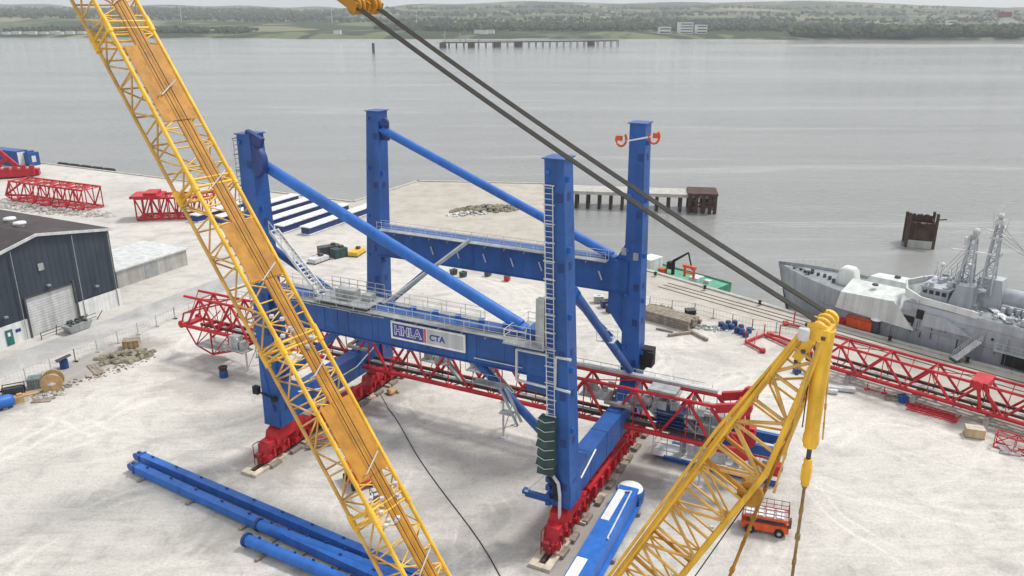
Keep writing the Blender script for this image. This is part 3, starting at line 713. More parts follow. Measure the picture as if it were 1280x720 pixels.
# trestles carrying the boom
def trestle(X,Y,zt,w=3.4,label=''):
    s=thing('trestle',label,'trestle',wl(X,Y),-HD,'trestles carrying the red boom')
    m=MB(); 
    for y in (0,w): m.tube((0,y,.1),(0,y,zt-.35),.13,8); m.cbox((0,y,.06),.9,.9,.12)
    m.build('post',M['lgrey'],s); m=MB(); m.bar((0,-.4,zt-.33),(0,w+.4,zt-.33),.35,.3); m.tube((0,0,.5),(0,w,zt-.7),.07,5); m.build('cap_beam',M['lgrey'],s)
trestle(-13.9,14.4,5,3.3,'grey prop trestle under the middle of the red boom, left of the green cable cover')
trestle(-54,14.4,5,3.3,'grey prop trestle under the tip end of the red boom')
trestle(9.5,14.4,5,3.3,'grey prop trestle under the hinge end of the red boom')
# beam support pads on sill beams
for X in (0,-W_):
    b=MB(); b.box(-1.5,-.2,0,1.5,.25,.3); b.box(-1.5,2.9,0,1.5,3.35,.3); b.box(-1.7,.4,0.02,-1.2,2.7,.25)
    o=b.build('support_timber',M['wood'],None); o.location=wl(X,BY,7.2-2.75+.0+0); o.rotation_euler=(0,0,-HD)
    o.location.z=4.4; tag(o,'timber packers between the red boom and the %s blue sill beam'%('right' if X==0 else 'left'),'timber packer')
    o.location.z=7.26
    # short stools from the sill to the boom chords are not needed: the packers sit on the sill top
# blue trolley with grey cage beside the hinge end
tt=thing('boom_trolley','blue trolley frame with grey access cage in front of the red boom hinge',"trolley",wl(0,0),-HD)
X0,Y0,Z0=4.2,18.6,0.4
m=MB()
for y in (0,3.0): m.box(X0+.6,Y0+y,Z0+2.5,X0+12.6,Y0+y+.55,Z0+3.6)
m.box(X0+.6,Y0+.5,Z0+3.0,X0+1.2,Y0+3.0,Z0+3.9); m.box(X0+5.5,Y0+.5,Z0+3.0,X0+6.1,Y0+3.0,Z0+3.9); m.box(X0+12,Y0+.5,Z0+3.0,X0+12.6,Y0+3.0,Z0+3.9)
m.box(X0+.4,Y0-.9,Z0-.3,X0+12.8,Y0-.5,Z0+.15); m.box(X0+.4,Y0+2.5,Z0-.3,X0+12.8,Y0+2.9,Z0+.15); m.build('girder',M['blue'],tt)
m=MB(); m.box(X0+.6,Y0-.06,Z0+2.25,X0+12.6,Y0-.01,Z0+2.48); m.cbox((X0+9,Y0+.5,Z0+4.8),1.6,1.3,1.3); m.cbox((X0+12.4,Y0+.2,Z0+1.2),1.0,1.2,1.2); m.build('drive_unit',M['red'],tt)
m=MB()
for k in range(9): x=X0-.9+k*1.6; m.bar((x,Y0-.8,Z0),(x,Y0-.8,Z0+2.5),.09,.09); m.bar((x,Y0+2.6,Z0),(x,Y0+2.6,Z0+2.5),.09,.09)
for z in (.05,.85,1.65,2.45): m.bar((X0-.9,Y0-.8,Z0+z),(X0+12,Y0-.8,Z0+z),.08,.08); m.bar((X0-.9,Y0-.8,Z0+z),(X0-.9,Y0+2.6,Z0+z),.08,.08)
m.box(X0-.9,Y0-.8,Z0-.02,X0+12,Y0+2.6,Z0+.06); m.box(X0+3,Y0-.75,Z0+.8,X0+7.2,Y0-.7,Z0+2.2); m.build('cage',M['lgrey'],tt)
m=MB()
for k in range(7): m.cbox((X0+2.2+k*1.5,Y0+.8+.5*(k%2),Z0+1.1),.7,.8,1.4)
m.cbox((X0-.2,Y0+1,Z0+2.9),.9,.9,1.0); m.build('machinery',M['grey'],tt)
m=MB()
for x in (X0,X0+11.5):
    for y in (Y0-.6,Y0+2.6): m.cbox((x,y,.1),.7,.7,.22)
m.build('skid_foot',M['wood'],tt)
# ------------------------------------------------------------------ red boom on the right, by the quay
pa=G(1042,461,1.6); pb=G(1280,531,1.6); dv=(pb-pa); ang=math.atan2(dv.y,dv.x); L=dv.length
org=Vector((pa.x,pa.y,0))
r2=boom_girder('boom_section','long red lattice boom on the yard beside the grey warship',org,ang,-3.5,L+16,1.7,5.0,3.6,None,walk=False)
m=MB(); xx=L-5.5; m.box(xx-.9,.1,4.4,xx+1.0,3.5,5.3); m.tube((xx,0,5),(xx+.8,0,1.6),.22,8); m.tube((xx,3.5,5),(xx+.8,3.6,1.6),.22,8); m.tube((xx+.7,0,5),(xx+2.6,0,1.6),.14,8); m.lathe((xx,-.1,4.9),[(.6,-.2),(.6,.2)],12,(0,1,0)); m.build('splice_frame',M['red'],r2)
for k in range(4):
    s=thing('boom_stool','low grey trestle '+['at the left end of','second from the left under','third from the left under','at the right end of'][k]+' the quayside red boom','trestle',org+Vector((math.cos(ang),math.sin(ang),0))*(2+k*8.5),ang,'stools under the quayside boom')
    m=MB(); m.box(-.25,-.4,.9,.25,4.0,1.35); m.build('cap_beam',M['grey'],s); m=MB()
    for y in (0,3.6): m.box(-.3,y-.3,0,.3,y+.3,.9)
    m.build('block',M['concretewall'],s)
# small red frames near the mast foot of the yellow crane
def frame_piece(name,label,pts,r=.16,z=.3,mat='red',cat='steel frame',extra=None):
    t=MB(); P=[G(px,py,z) for px,py in pts]
    for a,b in zip(P,P[1:]): t.tube(a,b,r,8)
    for p in (P[0],P[-1]): t.lathe(p,[(r*1.9,-.35),(r*1.9,.35)],10,(1,0,0))
    if extra: extra(t,P)
    o=t.build(name,M[mat]); tag(o,label,cat); return o
def posts(t,P): 
    t.tube(P[1]+Vector((0,0,0)),P[1]+Vector((0,0,1.9)),.09,6); t.tube(P[2]+Vector((0,0,0)),P[2]+Vector((0,0,1.7)),.09,6); t.tube(P[0].lerp(P[1],.5),P[2].lerp(P[1],.4)+Vector((0,0,.8)),.08,6)
frame_piece('steel_frame','red tubular V frame lying on the yard beside blue drums',[(953,438),(932,427),(955,418),(985,432),(1012,441)],.22,.35,extra=posts)
frame_piece('steel_frame','short red beam with upright post farthest toward the quay',[(982,404),(992,406),(1012,411)],.24,.35,extra=lambda t,P:t.tube(P[1],P[1]+Vector((0,0,2.3)),.1,6))
frame_piece('steel_frame','red beam with upright post behind the yellow mast lattice',[(962,418),(974,421),(998,430)],.24,.35,extra=lambda t,P:t.tube(P[1],P[1]+Vector((0,0,2.0)),.1,6))
frame_piece('steel_frame','thin red bar with small uprights near the wooden crate lid',[(1084,486),(1094,489),(1105,491)],.08,.25,extra=lambda t,P:(t.tube(P[0],P[0]+Vector((0,0,.9)),.07,6),t.tube(P[2],P[2]+Vector((0,0,.8)),.07,6)))
# flat red truss bundle
a=G(1135,509);b=G(1197,527); t=thing('truss_bundle','flat bundle of red tubular truss panels lying on the yard','truss panels',a,math.atan2(b.y-a.y,b.x-a.x)); L2=(b-a).length
for q in range(4):
    m=MB(); y=q*.55-.6; z=.12+.1*(q%2)
    for s in (-.28,.28): m.tube((-.2*q,y+s,z),(L2-.2*q,y+s,z+.08),.07,6)
    for k in range(9): x=-.2*q+L2*k/9; m.tube((x,y-.28,z),(x+L2/9,y+.28,z+.02),.04,5)
    m.build('truss_panel',M['red'],t)
m=MB(); m.tube((L2-.3,-1.1,.3),(L2,1.3,.3),.12,6); m.tube((1,-.9,.4),(1.2,1.2,.4),.06,6); m.build('crossbar',M['red'],t)
# red truss corner at the right edge
a=G(1243,556);b=G(1300,573); t=thing('truss_section','open red truss end standing on the yard at the right edge','truss',a,math.atan2(b.y-a.y,b.x-a.x))
lattice(t,(0,0,.9),(6,0,.9),[(0,-.7,-.8),(0,.7,-.8),(0,.7,.8),(0,-.7,.8)],[(0,-.7,-.8),(0,.7,-.8),(0,.7,.8),(0,-.7,.8)],3,.08,.06,'red')
# ------------------------------------------------------------------ blue box beams and pipes on the ground, bottom left
def run(name,label,a,b,kind,r,group=None,cat='steel tube',ext=0):
    a=Vector(a);b=Vector(b); d=(b-a); b=b+d.normalized()*ext; L=(b-a).length; t=thing(name,label,cat,(a.x,a.y,0),math.atan2(d.y,d.x),group)
    if kind=='box':
        m=MB(); m.box(.8,-r,.25,L-.8,r,.25+2*r); 
        x=3
        while x<L: m.box(x,-r-.02,.24,x+.1,r+.02,.27+2*r); x+=5.2
        m.build('box_girder',M['blue2'],t); m=MB()
        for x in (.8,L-.8): m.box(x-.12,-r-.1,.2,x+.12,r+.1,.3+2*r)
        for s,x in ((-1,0),(1,L)):
            for y in (-.25,.25): m.bar((x+(-s)*.9,y,.25+r),(x,y,.25+r),.18,.8,side=(0,1,0)); m.lathe((x,y,.25+r),[(.4,-.1),(.4,.1)],12,(0,1,0))
        m.build('pin_lug',M['blue'],t); m=MB()
        for k in range(int(L/4)):
            m.cbox((2.5+k*4,r*.5,.3+2*r),.3,.14,.18)
        m.build('bracket',M['navy'],t)
    else:
        m=MB(); m.tube((.3,0,r+.25),(L-.3,0,r+.25),r,20); m.build('pipe_body',M['blue2'],t); m=MB()
        for x in (.15,L-.15): m.lathe((x,0,r+.25),[(r+.14,-.15),(r+.14,.15)],24,(1,0,0))
        m.build('flange',M['navy'],t); m=MB()
        for k in range(int(L/2.2)): m.cbox((1.6+k*2.2,.3,2*r+.27),.25,.12,.16)
        m.build('bracket',M['navy'],t)
    m=MB(); x=2.5
    while x<L: m.box(x-.18,-r-.7,0,x+.18,r+.7,.25); x+=8
    m.build('timber_bearer',M['wood'],t)
    return t
run('blue_girder','long pale blue box girder with pin lugs, farther of the two girders',G(172,569,.7),G(505,712,.7),'box',.43,'long blue box girders','girder',6)
run('blue_girder','long pale blue box girder with pin lugs, nearer of the two girders',G(165,582,.7),G(455,714,.7),'box',.43,'long blue box girders','girder',10)
run('flanged_pipe','blue flanged pipe lying beside the box girders, farther of the two',G(322,656,.7),G(440,700,.7),'pipe',.52,'blue flanged pipes','pipe',9)
run('flanged_pipe','blue flanged pipe lying nearest the lower left corner',G(307,675,.7),G(420,722,.7),'pipe',.54,'blue flanged pipes','pipe',8)
# blue leg piece lying on the yard, bottom centre
a=G(786,622,1.0); b=G(715,745,1.0); d=b-a
t=thing('leg_section','blue box leg section with white plates lying behind the yellow mast','leg section',(a.x,a.y,0),math.atan2(d.y,d.x)); L3=d.length+4
m=MB(); m.box(0,-1.0,.4,L3,1.0,2.3); m.box(0,1.0,.4,L3,1.35,.6); m.build('box_shell',M['blue2'],t)
m=MB(); m.lathe((-.4,0,1.4),[(1.35,-.45),(1.45,-.3),(1.45,.3),(1.35,.45)],20,(0,0,1)); m.cbox((-.3,0,.9),1.6,2.5,1.4); m.build('end_cap',M['blue'],t)
m=MB(); m.lathe((-.4,0,1.9),[(1.3,-.02),(1.2,.12),(.6,.2)],20,(0,0,1)); m.box(.9,-.85,2.302,6.4,-.05,2.33); m.box(L3-7.5,-.9,2.302,L3-3.5,.1,2.33); m.build('white_plate',M['white'],t)
m=MB(); m.path([(1.0,.5,2.45),(9.2,.75,2.45),(9.2,.9,2.4)],.09,8); m.path([(1.0,.5,2.45),(1.2,-.1,2.45)],.09,8); m.build('grab_rail',M['lgrey'],t)
m=MB(); m.box(1,-1.5,0,1.4,1.6,.4); m.box(9,-1.5,0,9.4,1.6,.4); m.box(15,-1.5,0,15.4,1.6,.4); m.build('timber_bearer',M['wood'],t)
# ------------------------------------------------------------------ yellow crawler crane (foot below the frame)
B=Vector((-.3,40.5,2.5)); PH=R(-35); u=Vector((math.cos(PH),math.sin(PH),0)); n_=Vector((-u.y,u.x,0)); k_=Vector((0,0,1))
yc=thing('crawler_crane','yellow lattice boom crawler crane with raised derrick mast in the foreground','crane',(B.x,B.y,0))
def yp(s,z,n=0): return u*s+k_*(z)+n_*n   # local to the crane root
P0=yp(-.5,2.8); P1=yp(-47.7,66.0)
a_=(P1-P0).normalized(); e_=(n_.cross(a_)).normalized()
if e_.z<0: e_=-e_
Lb=(P1-P0).length
def bp(t,n,e): return P0+a_*t+n_*n+e_*e
hw,hd=1.55,1.15
cor=[(-hw,hd),(hw,hd),(hw,-hd),(-hw,-hd)]   # (n,e)
for k,(n,e) in enumerate(cor):
    m=MB(); m.path([bp(.5,n*.45,e*.3),bp(7,n,e),bp(Lb-6,n,e),bp(Lb,n*.4,e*.4)],.15 if e>0 else .13,8); m.build('chord',M['yellow' if (e>0) else 'tan'],yc)  # lower chords take the tan, a shaded copy of the yellow
def lace(c0,c1,t0,t1,p,r,mat,x=False):
    m=MB(); t=t0;i=0
    while t<t1:
        A,Bq=(c0,c1) if i%2==0 else (c1,c0)
        m.tube(bp(t,*A),bp(t+p,*Bq),r,5,caps=False)
        if x: m.tube(bp(t,*Bq),bp(t+p,*A),r,5,caps=False)
        m.tube(bp(t+p,*c0),bp(t+p,*c1),r,5,caps=False)
        t+=p;i+=1
    m.build('lacing',M[mat],yc)
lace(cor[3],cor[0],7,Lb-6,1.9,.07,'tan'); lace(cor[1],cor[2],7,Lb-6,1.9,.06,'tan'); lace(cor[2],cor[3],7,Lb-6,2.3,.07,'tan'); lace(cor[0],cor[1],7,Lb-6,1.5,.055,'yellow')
# walkway strip and wide deck plates on the upper face
m=MB()
def plate(m,t0,t1,n0,n1,e=hd+.03,th=.05):
    P=[]
    for t in (t0,t1):
        P+= [bp(t,n0,e),bp(t,n1,e),bp(t,n1,e+th),bp(t,n0,e+th)]
    m.hexa(P)
plate(m,8,Lb-8,-.35,.75); m.build('walkway',M['deck'],yc)
m=MB()
for t0,t1 in ((19.0,24.5),(34.0,38.4),(46.5,52.5),(58,63),(69,73)): plate(m,t0,t1,-1.3,1.3,hd+.09)
m.build('deck_plate',M['deck'],yc)
m=MB()
for nn in (-.15,.35): m.tube(bp(6,nn,hd+.3),bp(Lb-4,nn,hd+.3),.03,5)
m.build('hoist_rope',M['rope'],yc)
m=MB(); t=12
while t<Lb-8: m.tube(bp(t,-.5,hd+.25),bp(t+.9,.9,hd+.5),.05,5); m.bar(bp(t,-.7,hd),bp(t,-.7,hd+.45),.06,.06); t+=7.3
m.build('rope_guide',M['lgrey'],yc)
m=MB()
for t in (16.5,29,41.5,54,66):   # connection frames between boom sections
    for dt in (0,.55):
        for q in range(4):
            m.tube(bp(t+dt,*cor[q]),bp(t+dt,*cor[(q+1)%4]),.1,6)
    for c in cor: m.tube(bp(t-.3,*c),bp(t+.9,*c),.22,8)
m.build('section_joint',M['yellow'],yc)
m=MB()
for t in (16.5,29): 
    for q in range(9): m.cbox(bp(t+random.uniform(-1,2.5),random.uniform(-1.3,1.3),hd+.15),.25,.3,.2)
m.build('pendant_fitting',M['lgrey'],yc)
# derrick mast
MQ0=yp(.8,2.8); MQ1=yp(16.85,35.55); a2=(MQ1-MQ0).normalized(); e2=n_.cross(a2).normalized(); Lm=(MQ1-MQ0).length
if e2.z<0: e2=-e2
def mp_(t,n,e): return MQ0+a2*t+n_*n+e2*e
mw,md=1.25,1.25
mc=[(-mw,md),(mw,md),(mw,-md),(-mw,-md)]
for n,e in mc:
    m=MB(); m.path([mp_(.3,n*.5,e*.4),mp_(5,n,e),mp_(Lm-7,n,e),mp_(Lm-.5,n*.6,(1.05 if e>0 else .25))],.14,8); m.build('mast_chord',M['yellow'],yc)
def mt(t,c):
    k=1 if t<Lm-7 else 1-(t-(Lm-7))/6.5
    return mp_(t,c[0]*(.6+.4*k),c[1]*k+(1-k)*(1.05 if c[1]>0 else .25))
def mlace(c0,c1,p,r):
    m=MB(); t=5;i=0
    while t<Lm-2.6:
        A,Bq=(c0,c1) if i%2==0 else (c1,c0)
        m.tube(mt(t,A),mt(t+p,Bq),r,5,caps=False); m.tube(mt(t+p,c0),mt(t+p,c1),r,5,caps=False); t+=p;i+=1
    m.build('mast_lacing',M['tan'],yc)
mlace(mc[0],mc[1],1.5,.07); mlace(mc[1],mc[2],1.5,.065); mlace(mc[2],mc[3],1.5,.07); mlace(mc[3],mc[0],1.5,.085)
m=MB()  # pendant bars stowed on the mast
for nn,ee in ((-1.4,1.5),(-1.0,1.55),(-1.5,1.15)):
    m.path([mp_(2,nn,ee),mp_(Lm-7,nn,ee),mp_(Lm-.7,nn*.6,1.15)],.075,6)
t=3
while t<Lm-9: m.tube(mp_(t,-1.25,1.5-t*.012),mp_(t+.5,-1.25,1.5-t*.012),.13,6); t+=4.1
m.build('pendant_bar',M['yellow'],yc)
m=MB(); 
for t in (12.5,20.5,28): 
    for q in range(4): m.tube(mp_(t,*mc[q]),mp_(t,*mc[(q+1)%4]),.11,6)
m.lathe(mp_(Lm-8.6,-1.0,-1.3),[(.5,-.14),(.6,-.1),(.6,.1),(.5,.14)],18,n_); m.cbox(mp_(Lm-8.6,-.6,-1.1),.5,.8,.8); m.build('mast_sheave',M['deck'],yc)
m=MB()
for k in range(9): m.cbox(mp_(4+k*3.3,random.uniform(-.8,.8),-.9),.2,.22,.14)
m.build('pendant_fitting',M['lgrey'],yc)
# mast head
hdp=MQ1
m=MB(); m.bar(mp_(Lm-.7,0,.65)-n_*.9,mp_(Lm-.7,0,.65)+n_*.9,.36,.42); 
for s in (-.8,-.25,.3,.85): m.lathe(mp_(Lm-.3,s,.65),[(.3,-.12),(.42,-.1),(.42,.1),(.3,.12)],16,n_)
for s in (-1.1,1.1): m.bar(mp_(Lm-1.9,s*.7,.65),mp_(Lm+.1,s*.7,.65),.12,.42,side=n_)
m.build('mast_head',M['yellow'],yc)
m=MB(); m.lathe(mp_(Lm-.6,-1.1,1.0),[(.2,-.26),(.24,-.2),(.24,.2),(.2,.26)],14,(0,0,1)); m.build('head_cap',M['lgrey'],yc)
m=MB()
for q in range(8): m.cbox(mp_(Lm-2.3+q*.33,-1.0+.2*(q%3),.3+.3*(q%2)),.14,.14,.14)
for s in (-.5,.5): m.tube(mp_(Lm-2.2,s,.4),mp_(Lm-.4,s,1.2),.05,5)
m.build('head_bolt',M['dgrey'],yc)
# luffing reeving from mast head to the floating block, then bars to boom tip
T0=mp_(Lm,0,.95); Tf=Vector((-7.9,45.8,48.2))-Vector((B.x,B.y,0))
for s in (-1,1):
    m=MB(); N=12
    for q in range(6):
        off=n_*(s*.64+ (q-2.5)*.075)
        pts=[]
        for i in range(N+1):
            t=i/N; p=T0.lerp(Tf,t)+off*(1+.15*t); p.z-=.9*4*t*(1-t)*.35; pts.append(p)
        m.path(pts,.032,5)
    m.build('luffing_rope',M['rope'],yc)
m=MB(); fb=Tf; dd=(Tf-T0).normalized()
m.bar(fb-n_*1.0,fb+n_*1.0,.4,.5)
for s in (-.75,-.45,.45,.75): m.lathe(fb+n_*s,[(.3,-.09),(.48,-.09),(.48,.09),(.3,.09)],16,n_)
for s in (-.95,0,.95): m.bar(fb+n_*s-dd*.4,fb+n_*s*.8+dd*2.0,.12,.55,side=n_)
m.lathe(fb+dd*1.9,[(.3,-.9),(.3,.9)],10,n_); m.build('floating_block',M['deck'],yc)
m=MB()
for s in (-.8,.8):
    m.tube(fb+dd*1.9+n_*s*.9,P1+n_*s*.8,.06,6); m.tube(fb+dd*1.9+n_*s*.7,P1+n_*s*.6,.05,6)
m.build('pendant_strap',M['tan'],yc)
# hanging strut with chain down to the ballast
hp=mp_(Lm-.3,-.5,.7)+u*.3
m=MB(); s0=hp; s1=hp-k_*5.4; m.tube(s0,s1,.37,16,.29); m.lathe(s1,[(.24,0),(.34,.2),(.34,.5),(.29,.7)],16,(0,0,1)); m.bar(s0-n_*.5-k_*.1,s0+n_*.5-k_*.1,.5,.5); m.build('hydraulic_strut',M['yellow'],yc)
m=MB(); m.tube(s1,s1-k_*.7,.11,8); m.tube(s0+u*-.42-k_*1.2,s1-u*.42+k_*.8,.03,5); m.build('piston_rod',M['dgrey'],yc)
m=MB(); m.tube(s1-k_*.6,s1-k_*1.9,.19,8); m.cbox(s1-k_*1.3,.4,.28,.7,PH); m.build('clevis',M['yellow'],yc)
def linkrod(p,q,step,w,mat,name):
    m=MB(); d=(q-p); L=d.length; d.normalize(); t=0; i=0
    while t<L:
        a=p+d*t; b=p+d*min(L,t+step); m.tube(a,b,w*.42,6); m.bar(a-d*.14,a+d*.14,w*1.25,w*.9,side=n_ if i%2 else u); t+=step;i+=1
    m.build(name,M[mat],yc)
linkrod(s1-k_*1.9,Vector((s1.x,s1.y,3.2)),1.35,.17,'chain','ballast_chain')
linkrod(hp+n_*.7-k_*.3,Vector((hp+n_*.7).to_tuple())-k_*28.5-u*6.3,1.7,.19,'deck','guy_rod')
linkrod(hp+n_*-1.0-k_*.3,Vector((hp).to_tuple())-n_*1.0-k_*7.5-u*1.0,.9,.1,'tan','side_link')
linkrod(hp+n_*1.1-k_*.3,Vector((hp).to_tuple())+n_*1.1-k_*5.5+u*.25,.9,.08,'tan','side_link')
m=MB()
for s in (-.5,-.2): m.tube(mp_(Lm-9,s,-1.4),mp_(1,s,-2.9),.03,5)
m.build('hoist_rope',M['rope'],yc)
# superstructure, crawlers and ballast (below the picture)
m=MB(); 
for s in (-1,1):
    c=n_*s*3.6+k_*.0; 
    m.bar(c-u*5+k_*.75,c+u*5+k_*.75,1.2,1.2,side=n_); 
m.build('crawler_track',M['dgrey'],yc)
m=MB(); m.bar(-u*2.2+k_*2.3,u*8+k_*2.3,3.0,1.6,side=n_); m.cbox(n_*-2.2+u*.6+k_*3.0,2.0,1.5,2.2,PH); m.build('superstructure',M['yellow'],yc)
m=MB(); m.bar(n_*-4+k_*.9,n_*4+k_*.9,2.2,.9); m.lathe(k_*1.5,[(1.4,-.3),(1.4,.2)],20); m.build('carbody',M['dgrey'],yc)
m=MB()
for s in (-1,1): 
    for q in range(4): m.cbox(u*8.6+n_*s*2.2+k_*(1.7+q*.62),2.2,2.2,.58,PH)
m.build('counterweight',M['dgrey'],yc)
m=MB(); sb=Vector((s1.x,s1.y,0)); m.cbox(sb+k_*.5,5,5,.4,PH)
for q in range(5): m.cbox(sb+k_*(1.0+q*.45),4.2,4.2,.42,PH)
m.build('suspended_ballast',M['dgrey'],yc)
for o in yc.children: pass
# ------------------------------------------------------------------ hangar, left
hx=-93.0   # gable wall stands at this crane-axis X
hg=thing('hangar','dark slate blue gabled hangar with grey roller door','hangar',wl(0,0),-HD)
yr=12.5; ys=-9.0; ye=25.0
def hz(y): return 15.5-.17*(y-yr) if y>yr else 15.5-.235*(yr-y)
Lh=95
claddef=paint('slate_cladding',(.034,.050,.072),.6,(.07,.08,.10),.4,.12,.25)
nt=claddef.node_tree
rfm=paint('dark_roof_sheet',(.05,.042,.045),.8,(.09,.08,.075),.5,.25,.12)
def yzpoly(x0,x1,pts,mb): mb.extr([(x0,y,z) for y,z in pts],(x1-x0,0,0))
m=MB()
dy0,dy1,dz=9.1,17.0,6.3
yzpoly(hx-.3,hx,[(ys,3.2),(dy0,3.2),(dy0,dz-.2),(dy1,dz+.2),(dy1,3.2),(ye,3.2),(ye,hz(ye)),(yr,hz(yr)),(ys,hz(ys))],m)
x=0
for q in range(int((ye-ys)/.9)):
    y=ys+.5+q*.9
    if y<ye-.2: m.box(hx,y,(3.25 if not (dy0-.1<y<dy1) else dz+.3),hx+.03,y+.25,hz(y)-.12 if y<yr else hz(y+.3)-.12)
m.build('wall',claddef,hg)
m=MB(); m.box(hx-Lh,ye-.3,0,hx-.302,ye,hz(ye)-.1); m.box(hx-Lh,ys,0,hx-.302,ys+.3,hz(ys)-.1); m.box(hx-Lh-.3,ys,0,hx-Lh,ye,12.5); m.build('wall',claddef,hg)
m=MB()
m.box(hx-.35,ys,0,hx+.12,dy0,3.2); m.box(hx-.35,dy1,0,hx+.25,ye+.1,3.0); m.build('white_base_wall',M['white'],hg)
m=MB(); 
for a,b in ((ys-.3,yr),(yr,ye+.5)): m.hexa([(hx+.35,a,hz(a)+.02),(hx+.35,b,hz(b)+.02),(hx-Lh,b,hz(b)+.02),(hx-Lh,a,hz(a)+.02),(hx+.35,a,hz(a)+.3),(hx+.35,b,hz(b)+.3),(hx-Lh,b,hz(b)+.3),(hx-Lh,a,hz(a)+.3)])
rf=m.build('roof',rfm,hg)
m=MB()
for a,b in ((ys-.3,yr),(yr,ye+.5)): m.bar((hx+.45,a,hz(a)+.12),(hx+.45,b,hz(b)+.12),.2,.42)
m.build('verge_trim',M['lgrey'],hg)
m=MB()
for y in (dy0-.9,dy1+1.2,ye-.5): m.tube((hx+.32,y,.2),(hx+.32,y,hz(y)-.4),.07,6)
m.build('downpipe',M['grey'],hg)
m=MB()
for y,z in ((5.6,4.6),(13,7.4),(21,4.8)): m.cbox((hx+.35,y,z),.5,.5,.25)
m.cbox((hx+.1,12.5,10.5),.15,.9,1.1); m.build('wall_lamp',M['grey'],hg)
for (dx,dy) in ((-13,4.6),(-7.6,2.8),(-30,6)):
    m=MB(); z=hz(yr+dy)+.25; m.lathe((hx+dx,yr+dy,z),[(.6,0),(.6,.45),(1.0,.5),(.9,.8),(.2,.95)],14); m.build('roof_vent',M['white'],rf)
m=MB(); m.box(hx-.2,dy0,0,hx-.05,dy1,dz)
q=0.25
while q<dz: m.box(hx-.05,dy0+.1,q,hx-.0,dy1-.1,q+.08); q+=.42
dr=m.build('roller_door',M['lgrey'],hg); m=MB(); m.box(hx,dy0-.3,0,hx+.22,dy0,dz+.2); m.box(hx,dy1,0,hx+.26,dy1+.35,dz+.6); m.box(hx,dy0,dz,hx+.2,dy1,dz+.25); m.build('door_frame',M['dgrey'],dr)
m=MB(); m.box(hx+.12,5.1,.1,hx+.22,6.2,2.5); d_=m.build('door',M['teal'],hg); m=MB(); m.box(hx+.22,5.4,1.5,hx+.24,5.8,2.1); m.build('door_notice',M['signwhite'],d_)
m=MB(); m.box(hx+.12,6.7,1.7,hx+.17,7.5,2.2); m.build('wall_plaque',M['navy'],hg)
rl=thing('guard_rail','dark guard railing in front of the grey roller door','railing',wl(hx+2.2,dy0),-HD)
m=MB()
for q in range(5): m.tube((0,q*2.4,0),(0,q*2.7,1.5 if q%2 else 1.2),.07,6)
m.build('post',M['dgrey'],rl); m=MB(); 
for z in (.6,1.15): m.tube((0,0,z),(0,9.6,z),.05,6)
m.build('rail',M['dgrey'],rl)
def heap(name,label,c,rx,ry,h,n,mat,cat,seed,rz=0,sz=(.2,.7),kind=None):
    r_=random.Random(seed); m=MB()
    for _ in range(n):
        a=r_.uniform(0,6.28); q=r_.random()**.6; x=rx*q*math.cos(a); y=ry*q*math.sin(a); X=x*math.cos(rz)-y*math.sin(rz); Y=x*math.sin(rz)+y*math.cos(rz)
        s=r_.uniform(*sz); m.blob((X,Y,max(.02,h*(1-q)*r_.uniform(.3,1))),s,.6,.35,0,r_)
    o=m.build(name,M[mat]); o.location=c; tag(o,label,cat,kind='stuff'); return o
t=thing('scrap_skip','grey open skip of scrap outside the roller door','skip',wl(hx+3.6,14.2),R(63)-0)
m=MB(); m.hexa([(-1.6,-.8,.1),(1.6,-.8,.1),(1.6,.8,.1),(-1.6,.8,.1),(-2.1,-1,1.3),(2.1,-1,1.3),(2.1,1,1.3),(-2.1,1,1.3)]); m.build('body',M['grey'],t)
m=MB(); r_=random.Random(4)
for _ in range(22): m.cbox((r_.uniform(-1.7,1.7),r_.uniform(-.7,.7),r_.uniform(1.35,1.7)),r_.uniform(.2,.9),r_.uniform(.1,.5),r_.uniform(.1,.4),r_.uniform(0,3))
m.build('scrap',M['dgrey'],t)
# low shed right of the hangar
t=thing('low_shed','low pale flat roofed shed behind the hangar corner','shed',wl(-113,31),-HD); m=MB(); m.box(0,0,0,12,16,3.2); m.build('wall',M['concretewall'],t); m=MB(); m.box(-.3,-.3,3.2,12.3,16.3,3.45); m.build('roof',M['lgrey'],t); m=MB(); m.box(12,6,0,12.06,9,2.6); m.build('door',M['grey'],t)
# ------------------------------------------------------------------ mesh fence between yard and road
def fence(name,label,pts,step,h=2.0,mat='lgrey'):
    P=[Vector(p) for p in pts]; t=thing(name,label,'fence',P[0]); pm=MB(); wm=MB(); fm=MB()
    for a,b in zip(P,P[1:]):
        a=a-P[0];b=b-P[0]; L=(b-a).length; n=max(1,round(L/step))
        for k in range(n+1):
            p=a.lerp(b,k/n); pm.tube(p,p+Vector((0,0,h)),.08,6); fm.cbox(p+Vector((0,0,.07)),.7,.25,.14)
        for z in (.15,h*.5,h-.05): wm.tube(a+Vector((0,0,z)),b+Vector((0,0,z)),.03,5)
        nn=int(L/.55)
        for k in range(nn): p=a.lerp(b,k/nn); wm.tube(p+Vector((0,0,.15)),p+Vector((0,0,h-.05)),.012,4,caps=False)
    pm.build('post',M[mat],t); wm.build('wire_panel',M[mat],t); fm.build('foot_block',M['concretewall'],t); return t
fence('mesh_fence','light temporary mesh fence between the yard and the hangar road',[wl(-79.5,-30),wl(-79,-5),wl(-78.8,6),wl(-79.6,24.6),wl(-80,34)],3.4)
fence('mesh_fence','light mesh fence along the quay apron behind the timber stack',[G(812,383),G(868,392),G(940,412),G(1000,420)],3.2,1.8,'grey')
